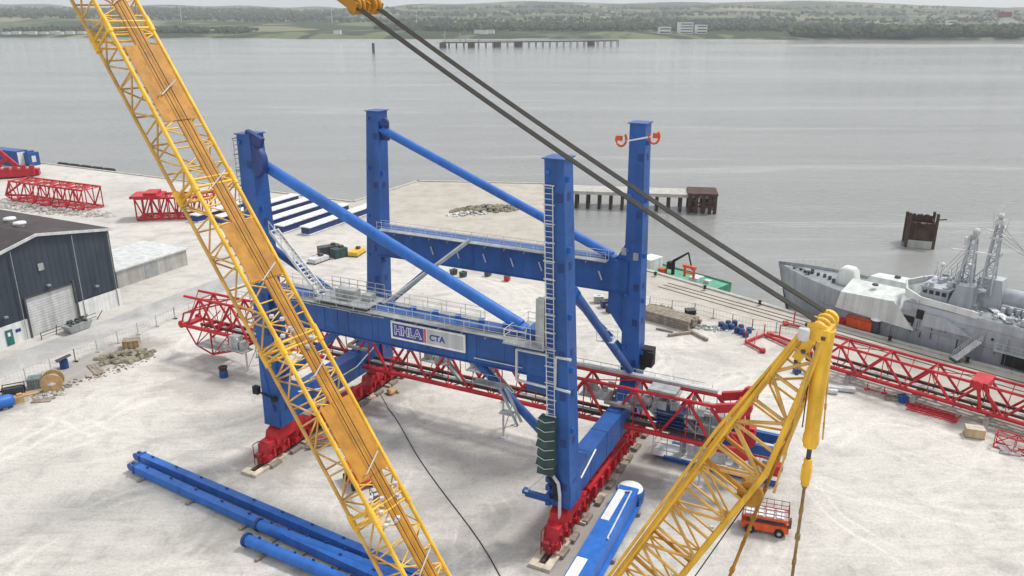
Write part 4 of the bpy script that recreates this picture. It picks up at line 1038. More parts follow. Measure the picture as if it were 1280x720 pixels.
# ------------------------------------------------------------------ yard clutter, left
c=G(68,488); t=thing('cable_drum','big plywood cable drum lying on its rim by the mesh fence','cable drum',c,R(22))
m=MB(); 
for s in (-.85,.85): m.lathe((0,s,1.35),[(1.33,-.07),(1.35,0),(1.33,.07)],28,(0,1,0))
m.build('flange',M['plywood'],t); m=MB(); m.lathe((0,0,1.35),[(.85,-.8),(.85,.8)],20,(0,1,0)); m.build('core',M['wood'],t); m=MB(); m.lathe((0,-.98,1.35),[(.22,-.06),(.22,.06)],12,(0,1,0)); m.cbox((0,-.97,1.35),.9,.06,.25); m.build('hub_plate',M['white'],t)
c=G(45,484); t=thing('water_tote','grey green plastic tote beside the cable drum','tote',c,R(20)); m=MB(); m.box(-.75,-.75,.15,.75,.75,1.5); m.lathe((0,0,1.5),[(.4,0),(.35,.1)],12); m.build('tank',paint('tote_plastic',(.16,.20,.20),.5),t); m=MB()
for q in range(6):
    for y in (-.79,.79): m.tube((-.75+q*.3,y,.12),(-.75+q*.3,y,1.52),.025,5); m.tube((y,-.75+q*.3,.12),(y,-.75+q*.3,1.52),.025,5)
for z in (.4,.9,1.4): m.path([(-.79,-.79,z),(.79,-.79,z),(.79,.79,z),(-.79,.79,z),(-.79,-.79,z)],.025,5)
m.box(-.8,-.8,0,.8,.8,.13); m.build('cage',M['grey'],t)
c=G(18,492); t=thing('generator_frame','small black framed machine at the left yard edge','generator',c,R(28)); m=MB(); m.box(-1.1,-.45,.25,1.1,.45,.95); m.build('body',M['dgrey'],t); m=MB()
for x in (-1.25,1.25):
    for y in (-.55,.55): m.tube((x,y,0),(x,y,1.25),.06,6)
for y in (-.55,.55): m.tube((-1.25,y,1.22),(1.25,y,1.22),.06,6); m.tube((-1.25,y,.2),(1.25,y,.2),.06,6)
m.build('frame',M['black'],t)
c=G(81,460); t=thing('oil_drum','blue drum with grey tarpaulin flap on top, near the cable drum','drum',c,R(30)); m=MB(); m.lathe((0,0,0),[(.55,0),(.58,.5),(.55,.55),(.58,.95),(.55,1.25)],16); m.build('barrel',M['navy'],t); m=MB(); m.bar((-.9,-.3,1.3),(1.0,.3,1.75),1.0,.1,.7,.08); m.build('flap',M['dgrey'],t)
c=G(280,471); t=thing('oil_drum','lone blue drum with rusty lid standing on the open yard','drum',c,0); m=MB(); m.lathe((0,0,0),[(.55,0),(.6,.05),(.58,.6),(.6,.65),(.55,1.0)],18); m.build('barrel',M['signblue'] if False else M['blue'],t); m=MB(); m.lathe((0,0,1.0),[(.5,0),(.5,.35),(.62,.4),(.6,.55)],18); m.build('lid',M['rust'],t)
c=G(165,434); t=thing('timber_crate','orange brown crate among the rubble by the fence','crate',c,R(15)); m=MB(); m.box(-1.1,-.8,.12,1.1,.8,1.2); m.build('box',M['plywood'],t); m=MB()
for x in (-1.1,-.4,.35,1.0): m.box(x,-.86,.1,x+.14,-.8,1.22); m.box(x,.8,.1,x+.14,.86,1.22)
m.box(-1.15,-.85,1.2,1.15,.85,1.28); m.build('batten',M['wood'],t)
heap('rubble_heap','weedy rubble heap beside the orange brown crate',G(155,447),4.0,2.4,.8,110,'rubble','rubble heap',1,R(30))
heap('weed_patch','green weeds growing over the front of the rubble heap',G(168,447),2.2,1.0,.7,70,'weed','weeds',2,R(20),(.12,.35))
heap('rubble_heap','grey stone rubble in front of the cable drum',G(63,494),2.2,.9,.4,50,'concretewall','rubble heap',3,R(20),(.12,.4))
heap('rubble_heap','scattered dark gravel strip along the fence foot',G(120,470),9,1.6,.15,160,'rubble','rubble heap',8,R(52),(.06,.22))
def planks(name,label,c,rz,L,w,n,mat='wood',cat='planks',h=.12,seed=1,group=None,layers=1):
    t=thing(name,label,cat,c,rz,group); r_=random.Random(seed)
    for k in range(n):
        for l in range(layers):
            m=MB(); y=(k-(n-1)/2)*w; m.cbox((r_.uniform(-.15,.15),y,h*.5+.02+l*(h+.015)),L*r_.uniform(.9,1.02),w*.9,h,r_.uniform(-.01,.01)); m.build('plank',M[mat],t)
    return t
planks('plank_stack','pale plank slab lying by the rubble heap',G(120,462),R(-48),4.2,.45,3)
planks('plank_stack','short planks in the rubble beside the orange brown crate',G(174,436),R(-32),2.6,.35,2,seed=3)
planks('plank_stack','loose boards heaped in front of the cable drum',G(54,500),R(10),2.6,.4,4,seed=4)
planks('plank_stack','thin boards lying beside the small black framed machine',G(36,493),R(35),2.6,.3,3,'plywood',seed=5)
c=G(24,503); t=thing('timber_block','stubby timber block at the mouth of the blue pontoon','timber block',c,R(40)); m=MB(); m.cbox((0,0,.45),1.1,.8,.9); m.cbox((.2,.1,1.0),.6,.5,.3); m.build('block',M['plywood'],t)
c=G(-8,514); t=thing('pontoon_tank','bright blue rounded tank cut by the left picture edge','tank',c,R(40)); m=MB(); m.lathe((-3.5,0,.9),[(.4,0),(.8,.15),(.85,.5),(.85,5.4),(.6,5.9),(.2,6)],20,(1,0,0)); m.build('shell',M['blue2'],t); m=MB(); m.box(-2.5,-.7,0,-2,.7,.3); m.box(1,-.7,0,1.5,.7,.3); m.build('cradle',M['wood'],t)
# ------------------------------------------------------------------ clutter between quay and blue crane
c=G(838,402); t=thing('timber_stack','big stack of weathered grey timber baulks beside the black bin','timber stack',c,R(-40)); r_=random.Random(9)
for l in range(4):
    for k in range(7-(l>2)*2):
        m=MB(); m.cbox((r_.uniform(-.3,.3),(k-3)*.62,.25+l*.42),8.6+r_.uniform(-.4,.4),.52,.36); m.build('baulk',M['wood'],t)
c=G(862,401); t=thing('rubbish_bin','black bin between the timber stack and the drums','bin',c,R(10)); m=MB(); m.hexa([(-.6,-.5,.1),(.6,-.5,.1),(.6,.5,.1),(-.6,.5,.1),(-.75,-.65,1.9),(.75,-.65,1.9),(.75,.65,1.9),(-.75,.65,1.9)]); m.build('body',M['black'],t); m=MB(); m.box(-.8,-.7,1.9,.8,.7,2.02); m.build('lid',M['dgrey'],t)
planks('timber_baulk','single weathered baulk lying toward the red V frame',G(867,418),R(-62),6.0,.5,1,h=.45,seed=2)
planks('timber_baulk','short weathered baulk lying crosswise in front of the stack',G(849,419),R(18),4.0,.5,1,h=.4,seed=6)
planks('timber_baulk','grey scrap beam lying at the foot of the timber stack',G(831,414),R(-30),3.0,.4,1,h=.3,seed=7)
heap('scrap_heap','grey scrap metal heap between the black bin and the blue drums',G(885,410),3.6,1.3,.5,70,'grey','scrap heap',12,R(-20),(.12,.35))
heap('scrap_heap','pale rubble scraps behind the timber stack',G(820,384),3.5,1.2,.4,60,'rubble','scrap heap',13,R(-20),(.12,.35))
bpos=[(901,409),(906,412),(910,408),(914,411),(921,416),(927,418),(932,421),(926,413),(918,408),(936,416)]
for k,(px,py) in enumerate(bpos):
    c=G(px,py); t=thing('plastic_drum','%s blue drum, %s from the left in the drum cluster'%(['dark','bright'][k%2],['first','second','third','fourth','sixth','seventh','last but one','eighth','fifth','last'][k]),'drum',c,random.uniform(0,3),'blue drums by the quay fence')
    m=MB(); hh=.95 if k%3 else .7; m.lathe((0,0,0),[(.42,0),(.46,.1),(.44,.5),(.46,.85),(.38,hh)],14); m.build('barrel',M['blue' if k%2 else 'navy'],t); m=MB(); m.lathe((0,0,hh),[(.36,0),(.3,.06)],12); m.build('lid',M['dgrey'],t)
for k,(px,py,hh) in enumerate([(793,349,1.0),(800,352,1.0)]): pass
for k,(c_,mat,lab) in enumerate([((748,378),'grey','grey steel bin, left of two beside the rear leg of the blue crane'),((757,384),'navy','dark blue steel bin between the grey bin and the brown crate'),((764,390),'rust','brown crate nearest the rear leg of the blue crane'),((567,343),'dgrey','dark machine part on the yard under the rear blue beam, leftmost'),((579,346),'greentarp','dark green bundle under the rear blue beam'),((610,345),'dgrey','dark bundle right of the dark green one under the rear blue beam'),((634,351),'red','small red block under the right part of the rear blue beam')]):
    c=G(*c_); t=thing('yard_box',lab,'box',c,R(12*k)); m=MB(); s=.75 if k<3 else .55; m.hexa([(-s,-s*.8,.1),(s,-s*.8,.1),(s,s*.8,.1),(-s,s*.8,.1),(-s*1.1,-s*.9,1.35*s+.2),(s*1.1,-s*.9,1.35*s+.2),(s*1.1,s*.9,1.35*s+.2),(-s*1.1,s*.9,1.35*s+.2)]); m.build('body',M[mat],t)
    m=MB(); m.box(-s*1.15,-s*.95,1.35*s+.2,s*1.15,s*.95,1.35*s+.28); m.cbox((.1,0,1.35*s+.36),s*.6,s*.5,.16); m.box(-s,-s*.6,0,-s+.2,s*.6,.1); m.box(s-.2,-s*.6,0,s,s*.6,.1); m.build('lid',M['lgrey' if k in (0,) else 'dgrey'],t)
# far side: heaps, yellow and orange plant behind the crane
heap('equipment_heap','jumble of tan scrap and plant parts on the far apron behind the crane',G(610,262),10,4,1.3,150,'rubble','scrap heap',21,R(15),(.3,.9))
heap('equipment_heap','pale scrap pile on the far apron left of the jumble',G(585,268),6,2,.9,60,'lgrey','scrap heap',22,R(15),(.2,.6))
for k,(px,py,L,mat) in enumerate([(412,318,4.5,'dgrey'),(424,321,3,'greentarp'),(398,327,4,'lgrey'),(446,318,4,'yellow')]):
    c=G(px,py); t=thing('plant_crate',['dark grey machinery skid on the far yard behind the stair','dark green machinery skid beside the dark grey one','pale machinery skid nearest behind the stair','yellow machine part on the far yard behind the left legs'][k],'machinery skid',c,R(30+k*15)); m=MB(); m.box(-L/2,-1,.2,L/2,1,1.9 if k<2 else 1.0); m.build('housing',M[mat],t); m=MB(); m.box(-L/2-.2,-1.1,0,L/2+.2,-.8,.2); m.box(-L/2-.2,.8,0,L/2+.2,1.1,.2)
    m.cbox((L*.2,0,2.1 if k<2 else 1.25),.8,.8,.5); m.build('skid',M['dgrey'],t)
# rows of long pale beams on the far yard
for k in range(6):
    a=wl(-126+k*6.2,72+(k%3)*1.5)
    t=thing('stacked_beam','long white topped box beam on the far yard, %s of the six counting from the quay side'%['first','second','third','fourth','fifth','sixth'][k],'steel beam',a,R(90)-HD,'rows of long pale beams')
    m=MB(); m.box(0,-1.1,.3,24+k%2*3,1.1,1.7); m.build('web',M['navy'],t); m=MB(); m.box(-.1,-1.4,1.7,24.1+k%2*3,1.4,1.95); m.box(-.1,-1.3,.1,24.1+k%2*3,1.3,.3); m.build('flange',M['white'],t)
# red sections on the far left yard
def far_lattice(name,label,pa,pb,h,w,n,z0=.4,cat='crane section'):
    a=G(*pa);b=G(*pb);d=b-a; t=thing(name,label,cat,a,math.atan2(d.y,d.x)); L=d.length
    o=[(0,-w/2,0),(0,w/2,0),(0,w/2,h),(0,-w/2,h)]; lattice(t,(0,0,z0),(L,0,z0),o,o,n,.28,.18,'red'); return t,L
t,L=far_lattice('lattice_section','red lattice crane section lying on the far left yard',(28,249),(118,262),5.0,5.5,9)
m=MB(); m.tube((0,-2.7,.5),(-5,-1,.9),.3,6); m.tube((0,2.7,.5),(-5,-1,.9),.3,6); m.tube((0,-2.7,5),(-5,-1,.9),.3,6); m.tube((0,2.7,5.4),(-5,-1,.9),.3,6); m.build('tip_bracket',M['red'],t)
t,L=far_lattice('lattice_section','red lattice crane section behind the yellow boom on the far yard',(176,273),(268,270),5.0,5.5,9)
m=MB(); m.box(-1,-3,5.4,6,3,6.0); m.box(2,-2.4,6,5,2.4,6.6); m.build('head_plate',M['red'],t)
c=G(2,223); t=thing('crane_bogie_stack','red crane bogie sections stacked at the far left edge','crane section',c,R(20)); r_=random.Random(2)
m=MB(); m.bar((-12,0,1.6),(9,0,1.6),3.6,2.6,3.0,2.0); m.bar((-12,3,1.4),(10,2,1.2),2.2,1.8)
for k in range(9): m.cbox((-9+k*2.2,-1.2+r_.uniform(-.3,.3),3.0),1.3,1.2,r_.uniform(.5,1.6)); 
m.build('base_frame',M['red'],t); m=MB(); m.bar((-4,1,3),(-1.5,1,10.5),1.6,1.6,1.2,1.2); m.bar((-1.5,1,10.5),(4.5,1,3.2),1.1,1.1); m.bar((-2,1,3.2),(0,1,8.5),.5,.5); m.bar((0,1,3.2),(2.0,1,6.5),.5,.5); m.bar((-1.5,-1.2,10.3),(-1.5,3.2,10.3),.7,.7); m.bar((-3,1,5),(3,1,5),.6,.6); m.build('upright_frame',M['red'],t)
c=G(18,206); t=thing('site_container','blue site container with white end panel on the far left quay','container',c,R(-25)); m=MB(); m.box(-8,-2,.2,5,2,5.0)
for k in range(24): m.box(-7.8+k*.54,-2.08,.4,-7.6+k*.54,-2,4.8)
m.build('shell',M['signblue'] if False else M['blue'],t); m=MB(); m.box(5,-1.7,.6,5.08,1.5,4.6); m.build('end_door',M['white'],t)
c=G(30,206); t=thing('site_tank','short blue tank block beside the site container','container',G(37,206),R(-25)); m=MB(); m.box(-1.2,-1.8,.1,3.0,1.8,4.2); m.cbox((1,0,4.4),1.2,2.4,.5); m.build('body',M['blue'],t); m=MB(); m.box(3,-.9,1.2,3.06,.5,3.2); m.build('panel',M['lgrey'],t)
for k in range(5):
    a=Vector((-175,275.6,0)); b=Vector((-65.7,220.7,0)); p=a.lerp(b,.26+k*.045)
    t=thing('quay_fender','black tyre fender on the far quay edge, %s from the blue container'%['first','second','third','fourth','fifth'][k],'fender',p+Vector((.3,.8,-.2)),math.atan2(b.y-a.y,b.x-a.x),'fenders on the far left quay'); m=MB(); m.lathe((0,0,0),[(.5,-1.9),(1.0,-1.8),(1.0,1.8),(.5,1.9)],14,(1,0,0)); o=m.build('tyre',M['black'],t)
heap('gravel_strip','grey stone bed under the far left lattice section',G(60,262),22,4,.5,260,'concretewall','gravel bed',31,R(-20),(.2,.7),kind='stuff')
# ------------------------------------------------------------------ quayside items, right
c=G(1075,410); t=thing('rubbish_skip','orange steel skip on the quay beside the portable toilet','skip',c,R(-46)); m=MB(); m.box(-2.0,-.9,.15,2.0,.9,1.7)
for k in range(9): m.box(-1.95+k*.48,-.96,.15,-1.85+k*.48,-.9,1.7)
m.build('body',M['orange'],t); m=MB(); 
for y in (-.95,.95): m.bar((-2.1,y,1.75),(2.1,y,1.75),.12,.12)
for x in (-2.05,2.05): m.bar((x,-.95,1.75),(x,.95,1.75),.12,.12)
m.build('rim',M['red'],t); m=MB(); m.box(-3.4,-.6,.1,-2.3,.6,.8); m.build('step_box',M['red'],t)
c=G(1093,415); t=thing('portable_toilet','dark grey portable toilet with white roof beside the orange skip','portable toilet',c,R(-46)); m=MB(); m.box(-.6,-.6,.1,.6,.6,2.05); m.build('cabin',paint('toilet_plastic',(.07,.08,.085),.5),t); m=MB(); m.lathe((0,0,2.05),[(.86,0),(.84,.12),(.5,.26),(.1,.3)],8); m.build('roof',M['white'],t); m=MB(); m.box(-.42,-.64,.2,.42,-.6,1.95); m.build('door',M['dgrey'],t); m=MB(); m.box(-.65,-.65,0,.65,.65,.1); m.build('base',M['black'],t)
c=G(1129,418); t=thing('pallet_load','low pallet with blue sheet beside the warship hull','pallet',c,R(-46)); m=MB(); m.box(-1.6,-.6,0,1.6,.6,.15); m.build('pallet',M['wood'],t); m=MB(); m.cbox((-.6,0,.35),1.2,.9,.4,.2); m.build('blue_sheet',M['blue'],t); m=MB(); m.cbox((.8,.1,.4),1.1,.8,.5,-.2); m.build('sacks',M['lgrey'],t)
c=G(1217,545); t=thing('cardboard_box','brown box with pale top on the yard under the quayside boom','box',c,R(-18)); m=MB(); m.box(-1.0,-.7,.1,1.0,.7,1.15); m.build('carton',paint('cardboard',(.50,.38,.22),.9),t); m=MB(); m.box(-1.02,-.72,1.15,1.02,.0,1.18); m.box(-1.02,.03,1.15,1.02,.72,1.175); m.build('flap',M['pad'],t); m=MB(); m.box(-1.05,-.75,0,1.05,.75,.1); m.build('pallet',M['wood'],t)
c=G(1128,503); t=thing('bin_tub','small bright blue tub near the end of the red truss bundle','tub',c,R(10)); m=MB(); m.hexa([(-.4,-.35,0),(.4,-.35,0),(.4,.35,0),(-.4,.35,0),(-.52,-.45,.95),(.52,-.45,.95),(.52,.45,.95),(-.52,.45,.95)]); m.build('tub',M['blue'],t); m=MB(); 
for y in (-.48,.48): m.bar((-.55,y,.98),(.55,y,.98),.08,.08)
m.build('rim',M['navy'],t)
c=G(1114,499); t=thing('crate_lid','low open timber tray left of the bright blue tub','timber tray',c,R(-15)); m=MB(); m.box(-.75,-.55,0,.75,.55,.12)
for a,b,d,e in ((-.75,-.6,.75,-.5),(-.75,.5,.75,.6),(-.8,-.6,-.7,.6),(.7,-.6,.8,.6)): m.box(a,b,.12,d,e,.4)
m.build('tray',M['rubble'] if False else M['wood'],t)
a=G(1012,481,.4); b=G(1069,487,.4); d=b-a; t=thing('galvanised_channel','long galvanised duct beam lying behind the hanging yellow strut','steel beam',(a.x,a.y,0),math.atan2(d.y,d.x)); m=MB(); m.box(0,-.45,.15,d.length,.45,.6); m.build('duct',M['lgrey'],t); m=MB(); m.box(-1,.6,.1,d.length*.7,.9,.45); m.build('side_channel',M['grey'],t); m=MB(); m.lathe((2.8,-1.2,.35),[(.3,-.6),(.35,-.5),(.35,.5),(.3,.6)],12,(1,0,0)); m.build('roller',M['lgrey'],t); m=MB()
for x in (.5,d.length-.5): m.box(x-.1,-.6,0,x+.1,.9,.15)
m.build('bearer',M['wood'],t)
c=G(1010,468); t=thing('pallet_rack','small grey ladder rack standing beside the galvanised duct','rack',c,R(70)); m=MB()
for y in (-.3,.3): m.bar((-1.4,y,.3),(1.4,y,.5),.08,.1)
for k in range(7): m.bar((-1.2+k*.4,-.3,.35+.03*k),(-1.2+k*.4,.3,.35+.03*k),.06,.06)
m.build('rack',M['lgrey'],t)
planks('pallet','bluish grey pallet on the yard at the right edge',G(1262,564),R(-20),2.2,.35,6,'grey','pallet',.14,seed=14)
heap('debris_patch','fine grey debris scattered under the quayside red boom',G(1200,505),7,1.5,.12,60,'grey','debris',41,R(-30),(.05,.25))
c=G(996,466); t=thing('tool_case','small blue case behind the yellow mast',"case",c,R(10)); m=MB(); m.box(-.5,-.35,0,.5,.35,.55); m.build('case',M['blue'],t); m=MB(); m.box(-.52,-.37,.55,.52,.37,.65); m.build('lid',M['navy'],t)
# ------------------------------------------------------------------ orange scissor lift
c=G(955,661); t=thing('scissor_lift','orange rough terrain scissor lift parked on the open yard','scissor lift',c,R(-18))
m=MB(); m.box(-2.0,-.95,.55,2.0,.95,1.15); m.box(-2.2,-.98,.45,-1.5,.98,.95); m.box(1.5,-.98,.45,2.2,.98,.95); m.box(-1.1,-1.02,.4,1.0,-.93,1.2); m.build('chassis',M['orange'],t)
for x in (-1.35,1.35):
    for y in (-.98,.98):
        m=MB(); m.lathe((x,y,.45),[(.3,-.17),(.45,-.14),(.45,.14),(.3,.17)],20,(0,1,0)); w_=m.build('wheel',M['black'],t); m=MB(); m.lathe((x,y,.45),[(.2,-.19),(.2,.19)],14,(0,1,0)); m.build('rim',M['grey'],w_)
m=MB()
for z in (1.2,1.38,1.56): 
    for y in (-.6,.6): m.bar((-1.7,y,z),(1.7,y,z+.1),.09,.12); m.bar((-1.7,y,z+.1),(1.7,y,z),.08,.12)
m.build('scissor_arms',M['dgrey'],t)
m=MB(); m.box(-2.1,-.95,1.75,2.1,.95,1.86); m.build('platform_deck',paint('lift_deck',(.42,.36,.36),.7,(.6,.6,.6),.5,.1,2),t)
m=MB(); m.box(-2.12,-.99,1.7,2.12,-.94,1.95); m.box(-2.12,.94,1.7,2.12,.99,1.95); m.box(-2.15,-.97,1.7,-2.1,.97,1.95); m.box(2.1,-.97,1.7,2.15,.97,1.95)
m.build('toe_board',M['orange'],t); m=MB()
for z in (2.35,2.85): m.path([(-2.1,-.93,z),(2.1,-.93,z),(2.1,.93,z),(-2.1,.93,z),(-2.1,-.93,z)],.032,6)
for k in range(7):
    x=-2.1+k*.7
    for y in (-.93,.93): m.tube((x,y,1.86),(x,y,2.85),.028,6)
for x in (-2.1,2.1): m.tube((x,0,1.86),(x,0,2.85),.028,6)
m.build('railing',M['darkred'],t); m=MB(); m.cbox((-1.85,.6,2.9),.3,.45,.35); m.cbox((2.3,-.4,1.4),.2,.6,.9); m.build('control_box',M['dgrey'],t); m=MB()
for k in range(4):
    for q in (-1,0,1): m.cbox((-1.5+k*.95,q*.55,1.93),.7,.4,.1)
m.build('deck_load',M['white'],t)
# orange telehandler style boom lift behind the yellow boom
c=G(448,604); t=thing('boom_lift','orange articulated boom lift half hidden behind the yellow boom','boom lift',c,R(-58))
m=MB(); m.box(-1.6,-.9,.5,1.6,.9,1.1); m.build('chassis',M['orange'],t); m=MB(); m.box(-1.2,-.75,1.15,1.0,.75,2.0); m.cbox((-1.4,0,1.6),.8,1.4,1.0); m.build('turntable',M['orange'],t)
for x in (-1.2,1.2):
    for y in (-.95,.95): m=MB(); m.lathe((x,y,.45),[(.3,-.2),(.45,-.16),(.45,.16),(.3,.2)],16,(0,1,0)); m.build('wheel',M['black'],t)
m=MB(); m.bar((-1.2,0,2.1),(3.2,0,2.9),.3,.35); m.bar((3.2,0,2.9),(5.4,0,2.4),.22,.26); m.build('arm',M['white'],t); m=MB()
for z in (1.5,2.0,2.6): m.path([(5.4,-.8,z),(6.4,-.8,z),(6.4,.8,z),(5.4,.8,z),(5.4,-.8,z)],.04,5)
for x in (5.4,6.4):
    for y in (-.8,.8): m.tube((x,y,1.5),(x,y,2.6),.04,5)
m.box(5.4,-.8,1.45,6.4,.8,1.52); m.build('basket',M['dgrey'],t)
c=G(405,556); t=thing('rigging_pile','pile of orange straps and timber behind the yellow boom beside the left bogies','rigging pile',c,R(15)); r_=random.Random(6); m=MB()
for k in range(8): m.cbox((r_.uniform(-2,2),r_.uniform(-.6,.6),.15+.1*k%.5),2.2,.3,.16,r_.uniform(-.3,.3))
m.build('timber',M['wood'],t); m=MB()
for k in range(6): m.cbox((r_.uniform(-1.6,1.6),r_.uniform(-.5,.5),.55+r_.uniform(0,.3)),.9,.25,.14,r_.uniform(-.6,.6))
m.build('strap',M['orange'],t)
c=G(489,492); t=thing('debris_sack','tan sack and scraps beside the far end of the left bogie row','sack',c,0); m=MB(); m.blob((0,0,.35),.6,.7,.2,1); m.blob((.9,.3,.2),.35,.7,.25,1); m.build('sack',M['plywood'],t)
# tag line lying across the yard
a=G(476,500); b=G(627,722); m=MB(); pts=[a.lerp(b,k/14)+Vector((.25*math.sin(k*.7),.12*math.sin(k*1.1),.05)) for k in range(15)]; pts[0]=a+Vector((0,0,.8)); m.path(pts,.055,6); m.build('tag_line',M['black']); tag(bpy.data.objects['tag_line'],'thin dark rope stretched over the yard from the left bogies','rope')
# ------------------------------------------------------------------ dolphin in the water
c=G(1147,306,-5); t=thing('mooring_dolphin','rusty sheet pile dolphin standing in the water behind the warship','mooring dolphin',(c.x,c.y,-5),R(-20))
m=MB(); W2=2.9
r_=random.Random(17); n=16
for side in range(4):
    for k in range(n):
        t0=-W2+2*W2*k/n; t1=t0+2*W2/n*.8; o_=W2-(.18 if k%2 else 0); zt=6.0+r_.uniform(-.25,.2)+(1.0 if side==0 and False else 0)
        if side==0: m.box(t0,-o_,-3,t1+.1,-o_+.3,zt)
        if side==1: m.box(t0,o_-.3,-3,t1+.1,o_,zt+.8)
        if side==2: m.box(-o_,t0,-3,-o_+.3,t1+.1,zt)
        if side==3: m.box(o_-.3,t0,-3,o_,t1+.1,zt)
m.build('sheet_pile',M['rust'],t); m=MB(); m.box(-W2+.35,-W2+.35,-2,W2-.35,W2-.35,4.9); 
for _ in range(40): m.blob((r_.uniform(-2.2,2.2),r_.uniform(-2.2,2.2),5.0),r_.uniform(.2,.6),.5,.3,0,r_)
m.build('concrete_fill',M['rubble'],t); m=MB()
for x,y,h in ((-W2,-W2,8.2),(W2,-W2,8.4),(W2,W2,7.6),(-W2,W2,7.2)): m.tube((x,y,-3),(x,y,h),.35,8)
m.box(-1.7,-W2-.3,2.2,1.7,-W2,4.6); m.bar((W2,-W2,7),(W2+1.9,-W2+.3,7.2),.25,.25); m.build('corner_pile',M['rust'],t)
m=MB(); m.box(-W2-.05,-W2-.06,-.2,W2+.05,-W2,1.8); m.build('tide_band',M['concretewall'],t)
# ------------------------------------------------------------------ jetty on piles behind the crane, green workboat
t=thing('jetty','grey concrete jetty on dark piles running out behind the blue crane','jetty',(12,232,0),R(-9)); m=MB(); m.box(0,-9,-.9,44,-1,.0); m.build('deck',M['concretewall'],t); m=MB()
for k in range(14):
    for y in (-8.2,-1.8): m.tube((1+k*3.2,y,-9),(1+k*3.2,y,-.9),.42,8)
m.build('pile',M['rust'],t); m=MB(); m.box(38,-10,.0,46,-1,.6)
for x in (38.6,40.4,42.2,44,45.4):
    for y in (-9.4,-1.6): m.tube((x,y,-9),(x,y,.0),.5,8)
m.bar((38.6,-9.6,-4),(45.4,-9.6,-1),.4,.4); m.bar((38.6,-9.6,-1),(45.4,-9.6,-4),.4,.4); m.build('head_caisson',M['rust'],t)
t=thing('workboat','green deck workboat with dark crane jib moored at the quay','workboat',Vector((31.2,153.2,-5)),math.atan2(-47,45))
def hull(m,L,Bm,z0,z1,bow=.28,rake=1.5,sheer=.8,tr=.9):
    N=18; rows=[]
    for i in range(N+1):
        s=i/N; x=-L/2+L*s; w=Bm/2*(1 if s>bow else math.sin(math.pi/2*max(.02,s/bow))**.75); w*= (1 if s<.8 else 1-(s-.8)*(1-tr)*5)
        zt=z1+sheer*max(0,(.45-s)/.45)**1.6; xb=x+(rake*(1-s/bow) if s<bow else 0)
        rows.append([(x,-w,zt),(xb,-w*.88,z0+(z1-z0)*.45),(xb,-w*.6,z0),(xb,w*.6,z0),(xb,w*.88,z0+(z1-z0)*.45),(x,w,zt)])
    vs=[p for r in rows for p in r]; f=[]
    for i in range(N):
        for k in range(5): f.append((i*6+k,i*6+k+1,(i+1)*6+k+1,(i+1)*6+k))
    f.append((0,1,2,3,4,5)); f.append(tuple(N*6+k for k in range(5,-1,-1))); m.add(vs,f,False); return rows
m=MB(); rows=hull(m,25,6.5,-1.2,3.6,.2,1,.7); m.build('hull',M['green'],t)
m=MB(); m.add([r[0][:2]+(r[0][2]-.35,) for r in rows]+[r[5][:2]+(r[5][2]-.35,) for r in rows],[(i,i+1,len(rows)+i+1,len(rows)+i) for i in range(len(rows)-1)]); m.build('deck',paint('green_deck',(.10,.33,.22),.7,(.3,.28,.2),.6,.2,.6),t)
m=MB(); m.box(-6,-2,3.2,-3,2,5.6); m.build('wheelhouse',M['white'],t); m=MB(); m.tube((1,0,3.2),(1,0,6),.35,8); m.bar((1,0,6),(4.5,-.3,8.5),.5,.5,.3,.3); m.bar((4.5,-.3,8.5),(5.6,-.3,5.2),.22,.22); m.cbox((.4,0,5),1.2,1.2,1.4); m.build('jib',M['black'],t)
m=MB(); m.tube((-7.5,0,3.2),(-9,.5,8),.3,6); m.tube((-6,0,3.2),(-9,.5,8),.15,6); m.build('mast',M['white'],t); m=MB(); m.cbox((-.8,-1,3.8),1.4,1.3,1.0); m.cbox((-9.2,0,4.6),1.6,1.4,1.2); m.build('winch',M['orange'],t)
m=MB(); m.cbox((6.5,0,3.7),2.0,2.4,.8); m.cbox((8.8,.5,3.5),1.2,1.2,.6); m.build('deck_gear',M['lgrey'],t)
t=thing('bollard_block','orange mooring bollard frame on the quay beside the green workboat','bollard',G(861,347),R(-46)); m=MB()
for x in (-1,1): m.tube((x,0,0),(x,0,2.2),.25,8)
m.bar((-1.4,0,2.1),(1.4,0,2.1),.5,.5); m.bar((-1.2,0,.9),(1.2,0,.9),.25,.25); m.build('frame',M['orange'],t)
for k in range(9):
    p=Q0-QU*(38-k*11)+QN*-.75; 
    t=thing('bollard','black bollard on the quay edge, %s counting from the green workboat'%['first','second','third','fourth','fifth','sixth','seventh','eighth','ninth'][k],'bollard',(p.x,p.y,.26),0,'bollards along the quay edge'); m=MB(); m.lathe((0,0,0),[(.32,0),(.22,.15),(.22,.45),(.36,.55),(.3,.65)],12); m.build('post',M['black'],t)
# ------------------------------------------------------------------ grey warship
sh=thing('warship','grey naval ship moored at the quay with white covers and lattice masts','warship',Q0+QN*0,math.atan2(QU.y,QU.x))
